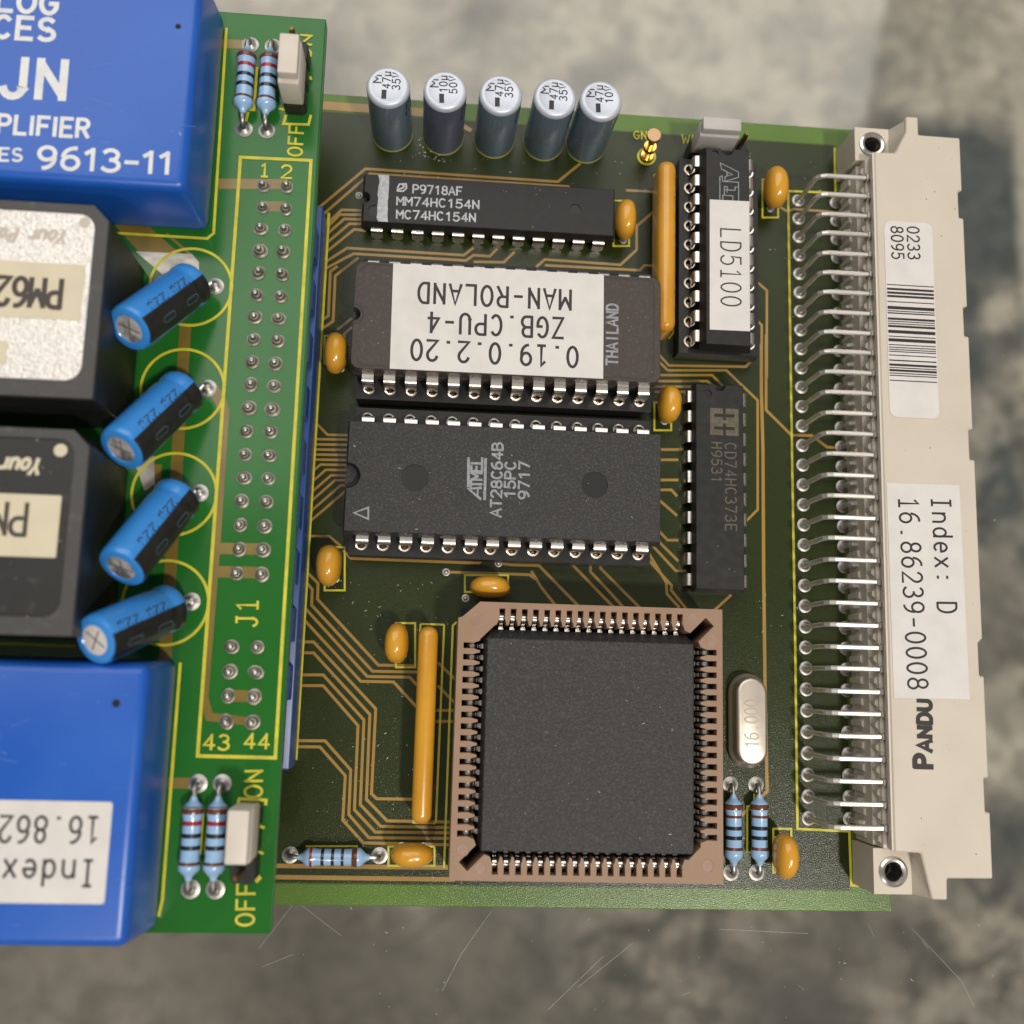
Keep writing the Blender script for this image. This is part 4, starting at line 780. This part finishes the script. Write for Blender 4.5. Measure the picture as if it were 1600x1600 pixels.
caps = [('amber bead capacitor at the far end of the striped chip with white print', -23.6, -5.7, 0, 1.35, 2.6, .0, .0, .45), ('amber bead capacitor at the notched end of the brown chip, next to the blue housing', -58.75, -24.6, 0, 1.45, 2.55, .0, .12, .5),
        ('amber bead capacitor by the blue housing below the black chip with two dimples', -58.0, -50.7, 0, 1.5, 2.45, -.05, 0, .2), ('amber bead capacitor between the brown chip and the narrow chip with tan print', -18.1, -29.4, 0, 1.4, 2.4, .06, 0, .35),
        ('amber bead capacitor lying crosswise just above the tan socket', -39.25, -52.6, PI/2, 1.3, 2.35, 0, 0, .15), ('amber bead capacitor beside the upper end of the long amber stick by the tan socket', -49.55, -59.5, 0, 1.4, 2.4, -.1, 0, .15),
        ('amber bead capacitor lying crosswise between the horizontal resistor and the tan socket', -47.1, -83.1, PI/2, 1.35, 2.45, 0, 0, .15), ('amber bead capacitor between the LD5100 chip and the connector mounting block', -4.15, -.1, 0, 1.5, 2.7, .0, .0, .6),
        ('amber bead capacitor at the lower board edge beside two upright resistors', -4.2, -82.6, 0, 1.38, 2.55, .04, 0, .2)]
for i, (lab, x, y, a, hx_, hy_, lean, ly, tail) in enumerate(caps):
    t = thing('bead_capacitor', lab, 'capacitor', (x, y, 0), 'amber bead capacitors')
    R = Matrix.Translation((x, y, 0)) @ Matrix.Rotation(a, 4, 'Z') @ Matrix.Rotation(lean, 4, 'Y') @ Matrix.Rotation(ly, 4, 'X')
    part(t, 'body', xf(blob(hx_, hy_, 2.35, 3.15, tail=tail, seed=i), R), M_YEL, smooth=True, angle=180)
    for s in (-1, 1):
        p = Matrix.Translation((x, y, 0)) @ Matrix.Rotation(a, 4, 'Z') @ Vector((.35, s*1.27, 0))
        q = R @ Vector((0, s*1.0, 1.4)); part(t, 'lead', tube([tuple(p+Vector((0, 0, -.8))), tuple(p+Vector((0, 0, .3))), tuple(q)], .26, 8), M_SOLDER, smooth=True)
        inst(mb, 'solder_joint', J_VIA, (p.x, p.y, .03))
for lab, x, y0, y1, sd in (('long amber stick-shaped resistor network between the brown chip and the LD5100 chip', -18.75, -20.8, 1.5, 3), ('long amber stick-shaped resistor network between an amber bead and the tan socket', -46.25, -79.5, -57.5, 4)):
    t = thing('resistor_network', lab, 'resistor network', (x, (y0+y1)/2, 0), 'amber resistor networks')
    V, F = rbox(x-1.13, x+1.13, y0, y1, 1.0, 6.1, 1.08, 5); rnd = random.Random(sd)
    V = [(vx*1+.05*math.sin(vy*.5+sd), vy, vz) for vx, vy, vz in V]
    part(t, 'body', (V, F), M_YEL, smooth=True, angle=180)
    for k in range(9): part(t, 'lead', tube([(x, (y0+y1)/2+(k-4)*2.54, -.8), (x, (y0+y1)/2+(k-4)*2.54, 1.3)], .25, 8), M_SOLDER, smooth=True)

# ------------------------------------------------------------------ five cans
def wrap(M, r, z0):
    return lambda v: tuple(M @ Vector((r*math.cos(v[0]/r), r*math.sin(v[0]/r), z0+v[1])))
cans = [(-53.5, 5.75, '47\u00b5', '35V', 'grey-blue can capacitor marked 47 and 35V, standing nearest the green board', M_CAN, 0), (-46.97, 5.75, '10\u00b5', '50V', 'dark violet-grey can capacitor marked 10 and 50V', M_CAN2, .05),
        (-40.4, 5.75, '47\u00b5', '35V', 'grey-blue can capacitor marked 47 and 35V, middle of the five cans', M_CAN, .03), (-33.95, 5.85, '47\u00b5', '35V', 'grey-blue can capacitor marked 47 and 35V, next to the 10V can', M_CAN, .0), (-28.4, 5.9, '47\u00b5', '10V', 'grey-blue can capacitor marked 47 and 10V, closest to the gold test pin', M_CAN, .06)]
tops = [(609, 135), (694, 141.5)]
for i, (x, y, l1, l2_, lab, m, rot) in enumerate(cans):
    lean = (-.01, .012, .02, .028, .03)[i]; H = 10.9
    t = thing('can_capacitor', lab, 'capacitor', (x, y, 0), 'upright can capacitors')
    R = Matrix.Translation((x, y, 0)) @ Matrix.Rotation(lean, 4, 'Y')
    part(t, 'sleeve', xf(lathe([(2.3, .12), (2.55, .2), (2.6, .4), (2.6, H-.75), (2.58, H-.6)], 40), R), m, smooth=True)
    part(t, 'can_top', xf(lathe([(2.585, H-.62), (2.57, H-.42), (2.47, H-.2), (2.3, H-.05), (2.1, H), (1.95, H-.01), (1.85, H-.06)], 40), R), M_CANTOP, smooth=True)
    part(t, 'rubber_base', xf(lathe([(2.45, .0), (2.62, .02), (2.62, .1), (2.45, .14)], 32), R), mat('gold_rim', (.3, .28, .05), .4))
    M2 = R @ Matrix.Rotation(rot, 4, 'Z'); zt = H-.045
    tx = merge(text('M', (-.82, .35), (-.82, 1.3), 1.0, zt, .15), text(l1, (.25, -.3), (.25, 1.85), .92, zt, .14, cell=5.6), text(l2_, (1.4, -.4), (1.4, 1.75), .92, zt, .14, cell=5.6), prism([(-.72, -.5), (-.72, -1.65), (-.15, -1.65), (-.15, -.5)], zt-.01, zt+.008))
    part(t, 'printed_text', xf(tx, M2), M_INK)
    W_ = wrap(R, 2.612, 0); sd = 2.6*(-.62)
    part(t, 'side_print', merge(text('PH', (sd, 8.6), (sd+1.9, 8.6), 1.0, 0, .2, warp=W_), text('H9', (sd-.1, 7.2), (sd+1.8, 7.2), 1.0, 0, .2, warp=W_)), M_INK)

# ------------------------------------------------------------------ four leaning blue capacitors
bc = [((-72.9, -22.45, 17.2), (-77.0, -30.1, 23.9), 'bright blue sleeved capacitor leaning by the silver topped module, topmost of four'), ((-72.85, -34.15, 17.2), (-76.85, -42.2, 23.5), 'bright blue sleeved capacitor leaning between the two black modules, second of four from the top'),
      ((-72.44, -45.4, 17.2), (-75.85, -53.8, 23.5), 'bright blue sleeved capacitor leaning by the cream label, third of four from the top'), ((-72.45, -56.9, 17.2), (-77.12, -60.70, 25.4), 'bright blue sleeved capacitor with bright silver end resting over the Index module')]
for i, (b, tp, lab) in enumerate(bc):
    B = Vector(b); ax_ = (Vector(tp)-B); Lc = ax_.length; ax_.normalize(); Lc -= .1
    rf = Vector((.72, -.42, .55)); rf = (rf-ax_*rf.dot(ax_)).normalized(); sd_ = ax_.cross(rf)
    R = Matrix(((rf.x, sd_.x, ax_.x, B.x), (rf.y, sd_.y, ax_.y, B.y), (rf.z, sd_.z, ax_.z, B.z), (0, 0, 0, 1)))
    t = thing('radial_capacitor', lab, 'capacitor', (b[0], b[1], UZ), 'leaning blue capacitors')
    part(t, 'sleeve', xf(lathe([(1.9, 0), (2.3, .06), (2.44, .3), (2.45, 1.0), (2.3, 1.5), (2.28, 1.75), (2.45, 2.3), (2.46, Lc-.7), (2.42, Lc-.35), (2.28, Lc-.1), (2.0, Lc), (1.55, Lc+.01), (1.45, Lc-.1)], 40), R), M_SLEEVE, smooth=True)
    part(t, 'can_end', xf(lathe([(1.5, Lc-.2), (1.5, Lc-.08), (1.3, Lc-.05)], 28), R), mat('crinkled_aluminium', (.66, .63, .60), .4, .45, bump=(520, 1.0, .5), var=(620, (.2, .19, .18), .42, .6)) if i < 3 else mat('plain_aluminium', (.80, .74, .68), .5, .35, bump=(500, .35, .2)), smooth=True)
    q = merge(ribbon([(-1.1, .5), (1.2, -.3)], .16, Lc-.04), ribbon([(-.2, -1.1), (.35, 1.15)], .16, Lc-.037)); part(t, 'vent_score', xf(q, R), mat('score_groove', (.09, .085, .08), .5))
    part(t, 'rubber_base', xf(lathe([(1.95, -.15), (1.95, .05)], 24), R), M_VOID)
    def cyl(a0, a1, z0, z1, r): 
        n_ = 14; V = [(r*math.cos(a0+(a1-a0)*k/n_), r*math.sin(a0+(a1-a0)*k/n_), z) for z in (z0, z1) for k in range(n_+1)]; F = [(k, k+1, n_+2+k, n_+1+k) for k in range(n_)]; return V, F
    zs = [(.3, 2.455), (1.0, 2.465), (1.5, 2.315), (1.75, 2.295), (2.3, 2.465), (Lc-.7, 2.475), (Lc-.35, 2.435), (Lc-.16, 2.36)]
    st = merge(*[loft([[(r0*math.cos(a), r0*math.sin(a), z0) for a in [-.62+1.24*k/12 for k in range(13)]], [(r1*math.cos(a), r1*math.sin(a), z1) for a in [-.62+1.24*k/12 for k in range(13)]]], (0, 0)) for (z0, r0), (z1, r1) in zip(zs, zs[1:])])
    st = st[0], [f for f in st[1] if len(set(f)) == 4 and max(f)-min(f) <= 14]
    part(t, 'polarity_stripe', xf(st, R), M_BLACK2, smooth=True)
    for zc in (3.4, 7.4):
        lp = rrect(-.32, .32, zc-.95, zc+.95, .3, 5); q = ribbon([(x, y) for x, y in lp]+[lp[0]], .1, 0); part(t, 'minus_mark', ([wrap(R, 2.485, 0)(v) for v in q[0]], q[1]), mat('steel_blue_ink', (.06, .11, .17), .5))
    W_ = wrap(R, 2.468, 0); part(t, 'printed_text', merge(text('22\u00b5', (2.35, 2.6), (2.36, 5.2), .9, 0, .15, warp=W_), text('22\u00b5', (2.35, 6.2), (2.36, 9.0), .9, 0, .15, warp=W_)), mat('navy_ink', (.015, .03, .08), .5))
    padx, pady = -70.9, -21.8-11.45*i
    p0 = R @ Vector((.4, -1.2, -.1)); p1 = Vector((padx-.35, pady, UZ+.8)); p2 = Vector((padx, pady, UZ-.5)); p0b = R @ Vector((.4, -1.2, -1.0))
    part(t, 'lead', tube([tuple(p0), tuple(p0b), tuple(p1), tuple(p2)], .27, 8), M_TIN, smooth=True); inst(ub, 'solder_joint', J_RES, (padx, pady, UZ+.03))
    p0 = R @ Vector((.2, 1.2, -.1)); part(t, 'lead', tube([tuple(p0), (p0.x-.6, p0.y, UZ+.9), (-76.0, pady, UZ-.5)], .27, 8), M_TIN, smooth=True)

# ------------------------------------------------------------------ four potted modules
def module(label, x0, x1, y0, y1, z1, m, r, name='potted_module'):
    t = thing(name, label, 'electronic module', ((x0+x1)/2, (y0+y1)/2, UZ)); return t
t = module('big blue potted module with raised white lettering, its corner by the ON jumper', -125.4, -71.95, -15.75, 9.85, 24.4, M_BLUE, 1.1)
def bluebody(t, x0, x1, y0, y1):
    V, F = bevelled(loft([[(x0, y0, UZ+.15), (x1, y0, UZ+.15), (x1, y1, UZ+.15), (x0, y1, UZ+.15)], [(x0+.5, y0+.5, 24.5), (x1-.5, y0+.5, 24.5), (x1-.5, y1-.5, 24.5), (x0+.5, y1-.5, 24.5)]]), .95, 4)
    part(t, 'body', (V, F), M_BLUE, smooth=True, angle=25)
bluebody(t, -125.4, -71.95, -15.75, 9.85)
for s, a, b, h, w_, mono in [('ANALOG', (-99.5, 2.85), (-86.75, 2.95), 2.35, .5, True), ('DEVICES', (-101.5, -.15), (-86.72, -.02), 2.33, .5, True), ('JN', (-91.5, -6.45), (-85.15, -6.35), 4.1, .82, True), ('AMPLIFIER', (-94.5, -10.5), (-82.4, -10.35), 1.9, .4, False), ('ES', (-90.85, -13.42), (-88.6, -13.35), 1.3, .26, True), ('9613-11', (-87.08, -13.95), (-74.0, -13.7), 2.25, .42, False)]:
    part(t, 'raised_lettering', text(s, a, b, h, 24.53, w_, cell=5.2, mono=mono), M_MOULD)
part(t, 'vent_hole', lathe([(.3, 24.47), (.3, 24.505), (.2, 24.508)], 16, (-74.5, 2.55, 0)), M_VOID)
t = module('big blue potted module with a white Index label stuck on top', -125.4, -71.7, -88.5, -62.2, 24.4, M_BLUE, 1.1)
bluebody(t, -125.4, -71.7, -88.5, -62.2)
lb = part(t, 'label', prism(rrect(-110, -74.35, -84.2, -75.25, .25, 3), 24.48, 24.6), M_PAPER)
part(lb, 'printed_text', text('16.862', (-75.4, -76.62), (-84.15, -76.68), 2.25, 24.615, .27, cell=5.7, sans=False), M_INK); part(lb, 'printed_text', text('Index', (-75.45, -80.42), (-83.5, -80.47), 2.22, 24.615, .27, cell=5.7, sans=False), M_INK)
part(t, 'vent_hole', lathe([(.38, 24.47), (.38, 24.505), (.25, 24.508)], 16, (-74.85, -66.37, 0)), M_VOID)
M_SCUFF = mat('pale_blue_scuff', (.10, .20, .50), .5)
def scuffs(t, x0, x1, y0, y1, z, n, seed):
    rnd = random.Random(seed); q = []
    for k in range(n):
        x = rnd.uniform(x0, x1); y = rnd.uniform(y0, y1); a = rnd.gauss(.2, .5); l = rnd.choice((.15, .3, .5, 1.2)); q.append(ribbon([(x, y), (x+l*math.cos(a), y+l*math.sin(a)*.6), (x+2*l*math.cos(a), y+l*math.sin(a))], rnd.uniform(.015, .05), z+.001*k))
    o = part(t, 'scuffs', merge(*q), M_SCUFF); o['kind'] = 'stuff'
for o_ in [o for o in bpy.data.objects if o.get('category') == 'electronic module']:
    y_ = o_['loc'][1]; scuffs(o_, -92, -73.5, y_-11.3, y_+11.3, 24.505, 34, int(abs(y_)))
def pm(label, y0, y1, silver, x1):
    t = module(label, -105, x1, y0, y1, 27.6, M_MODBLK, .3); x0 = -105; c = 1.5
    def sec(i, z): return [(x0+i, y0+i, z), (x1-i, y0+i, z), (x1-i, y1-i-c, z), (x1-i-c, y1-i, z), (x0+i, y1-i, z)]
    part(t, 'body', bevelled(loft([sec(0, UZ+.2), sec(0, 27.0)]), .06, 1), M_MODBLK)
    rim = [(x, y) for x, y, z in sec(.02, 0)]; inner = rrect(x0+1, x1-1.25, y0+1.65, y1-.9, 1.6, 8)
    V, F = holed(rim, [inner], 27.6, .25, True); part(t, 'rim', merge((V, F), loft([[(x, y, 27.02) for x, y in rim], [(x, y, 27.6) for x, y in rim]], (1, 0))), M_MODRIM)
    pl = part(t, 'top_plate', prism(rrect(x0+1.05, x1-1.3, y0+1.7, y1-.95, 1.55, 8), 27.34, 27.52 if silver else 27.42), M_SILVER if silver else M_MODBLK)
    return t, pl
t, pl = pm('black potted module topped with a glittering silver plate', -38.2, -18.95, True, -78.55)
PMZ = 27.53
part(pl, 'printed_text', text('Your Pa', (-82.3, -21.75), (-88.6, -21.8), 1.25, PMZ+.01, .34, shear=.25, cell=4.9), mat('matt_silver_print', (.50, .44, .38), .6)); part(pl, 'index_dot', lathe([(.55, PMZ-.02), (.55, PMZ+.012)], 20, (-80.85, -20.75, 0)), MATS['matt_silver_print'])
lb = part(pl, 'label', prism(rrect(-100, -80.37, -30.6, -25.05, .12, 3), PMZ-.03, PMZ+.05), M_CREAM); part(lb, 'printed_text', text('PM62', (-82.3, -26.7), (-88.4, -26.72), 2.75, PMZ+.065, .5, cell=4.9), mat('brown_black_ink', (.055, .042, .036), .6))
part(pl, 'label', prism(rrect(-100, -86.8, -35.2, -32.95, .12, 3), PMZ-.03, PMZ+.05), M_CREAM)
t, pl = pm('black potted module with plain black top, white dot and cream label', -60.4, -41.25, False, -78.4)
PMZ = 27.43
part(pl, 'printed_text', text('Your', (-82.55, -44.15), (-86.3, -44.18), 1.4, PMZ+.01, .36, shear=.25, cell=4.9), M_CREAM); part(pl, 'index_dot', lathe([(.62, PMZ-.02), (.62, PMZ+.012)], 20, (-81.03, -43.22, 0)), M_CREAM)
lb = part(pl, 'label', prism(rrect(-100, -80.5, -53.3, -47.5, .12, 3), PMZ-.03, PMZ+.06), M_PAPER if False else M_CREAM); part(lb, 'printed_text', text('PM', (-83.4, -48.4), (-86.75, -48.42), 2.9, PMZ+.07, .42, cell=4.9), MATS['brown_black_ink'])

# ------------------------------------------------------------------ jumpers
def header3(t, cx, cy, z0, along_y, free):
    R = Matrix.Translation((cx, cy, 0)) @ Matrix.Rotation(PI/2 if along_y else 0, 4, 'Z')
    for k in range(3):
        x = (k-1)*2.54; o_ = [(x-1.22, -.85), (x-.85, -1.25), (x+.85, -1.25), (x+1.22, -.85), (x+1.22, .85), (x+.85, 1.25), (x-.85, 1.25), (x-1.22, .85)]
        part(t, 'base_block', xf(bevelled(prism(o_, z0+.08, z0+2.55), .08, 1), R), M_BLACK2)
        hgt = 6.6 if k == free else 5
        part(t, 'pin', xf(tube([(x, 0, z0-1), (x, 0, z0+hgt-.4), (x, 0, z0+hgt)], [.32, .32, .18], sq=True), R), M_GOLD if k != free else mat('tarnished_gold', (.23, .13, .05), .35, 1))
def cap_j(t, x0, x1, y0, y1, z0, z1, m, grip):
    part(t, 'shell', rbox(x0, x1, y0, y1, z0, z1-1.2, .22, 2), m, smooth=True)
    gx = .12; part(t, 'grip_ridge', rbox(x0+gx, x1-gx, y0+grip, y1-.05, z1-1.3, z1, .16, 2), m, smooth=True)
t = thing('pin_header', 'black three-pin header under the jumper at the ON mark by the frame top', 'pin header', (-63.45, 2.65, UZ), 'jumper headers'); header3(t, -63.45, 2.65, UZ, True, 2)
t = thing('jumper_cap', 'warm white jumper cap beside the upper pair of resistors on the green board', 'jumper', (-63.4, 1.0, UZ), 'jumper caps'); cap_j(t, -64.55, -62.25, -1.35, 3.75, UZ+2.6, 23.0, M_BEIGE2, .5)
t = thing('pin_header', 'black three-pin header under the jumper between the lower ON and OFF marks', 'pin header', (-63.4, -79.9, UZ), 'jumper headers'); header3(t, -63.4, -79.9, UZ, True, 0)
t = thing('jumper_cap', 'warm white jumper cap beside the lower pair of resistors on the green board', 'jumper', (-63.3, -78.6, UZ), 'jumper caps'); cap_j(t, -64.4, -62.1, -81.05, -75.95, UZ+2.6, 23.0, M_BEIGE2, .12)
t = thing('pin_header', 'black three-pin header beside the notched end of the LD5100 chip', 'pin header', (-11.45, 5.2, 0), 'jumper headers'); header3(t, -11.45, 5.2, 0, False, 2)
t = thing('jumper_cap', 'light grey jumper cap at the notched end of the LD5100 chip', 'jumper', (-12.4, 5.2, 0), 'jumper caps'); cap_j(t, -15.0, -9.95, 4.25, 6.3, 2.6, 8.2, M_GREYJ, .35)
# ------------------------------------------------------------------ gold test pin
t = thing('test_pin', 'small gold test pin with flat copper head at the GND mark', 'test pin', (-20.31, 4.8, 0))
part(t, 'stem', merge(lathe([(.82, .05), (.82, .5), (.45, .52)], 24, (-20.31, 4.8, 0)), lathe([(.42, .5), (.42, 2.0)], 20, (-20.31, 4.8, 0)), lathe([(.82, 2.0), (.85, 2.1), (.85, 2.6), (.8, 2.7)], 24, (-20.35, 4.85, 0)), lathe([(.42, 2.7), (.42, 4.7)], 20, (-20.38, 4.9, 0))), M_GOLD, smooth=True)
part(t, 'head', lathe([(.8, 4.7), (.93, 4.78), (.93, 5.2), (.86, 5.28)], 28, (-20.42, 5.0, 0)), M_COPPER, smooth=True)

# ------------------------------------------------------------------ dust
random.seed(11); V = []
def speck(x, y, z, a=None, ln=None):
    a = random.uniform(0, PI) if a is None else a; ln = ln or random.choice((.05, .06, .08, .1, .16, .3)); w_ = random.uniform(.03, .06)
    V.append(ribbon([(x, y), (x+math.cos(a)*ln, y+math.sin(a)*ln)], w_, z))
free = [(-59, -46, -80, -52), (-57, -45, -84, -70), (-8, -1, -88, -50), (-45, -14, -88, -86), (-59.5, -20, -2, 4), (-9, 4, -26, 8), (-60, -43, -60, -51)]
for x0, x1, y0, y1 in free:
    for k in range(34): speck(random.uniform(x0, x1), random.uniform(y0, y1), .09)
for (x0, x1, y0, y1, z, n) in ((-39, -16.5, -81, -59, 8.47, 26), (-56, -20, -47, -34, 6.33, 26), (-55.5, -52.5, -27, -15.5, 7.34, 6), (-24, -20.5, -27, -15.5, 7.34, 6), (-55, -26, -7.7, -2, 3.43, 10), (-13.8, -9.2, -51, -45, 3.43, 5), (8, 17, -83, 4, 8.62, 6), (-102, -80, -60, -41.5, 27.63, 40), (-100, -73, -14, 8, 24.54, 10), (-100, -73, -74, -64, 24.54, 8)):
    for k in range(n): speck(random.uniform(x0, x1), random.uniform(y0, y1), z)
for k in range(60): speck(random.uniform(-60, 45), random.uniform(-103, -90.5), GZ+.04)
for k in range(20): speck(random.uniform(19, 40), random.uniform(-80, 30), GZ+.04)
o = build('dust', *merge(*V), mat('pale_lint', (.62, .60, .56), .8)); o['kind'] = 'stuff'; o['label'] = 'pale lint and dust specks scattered over boards and chips'; o['category'] = 'dust'
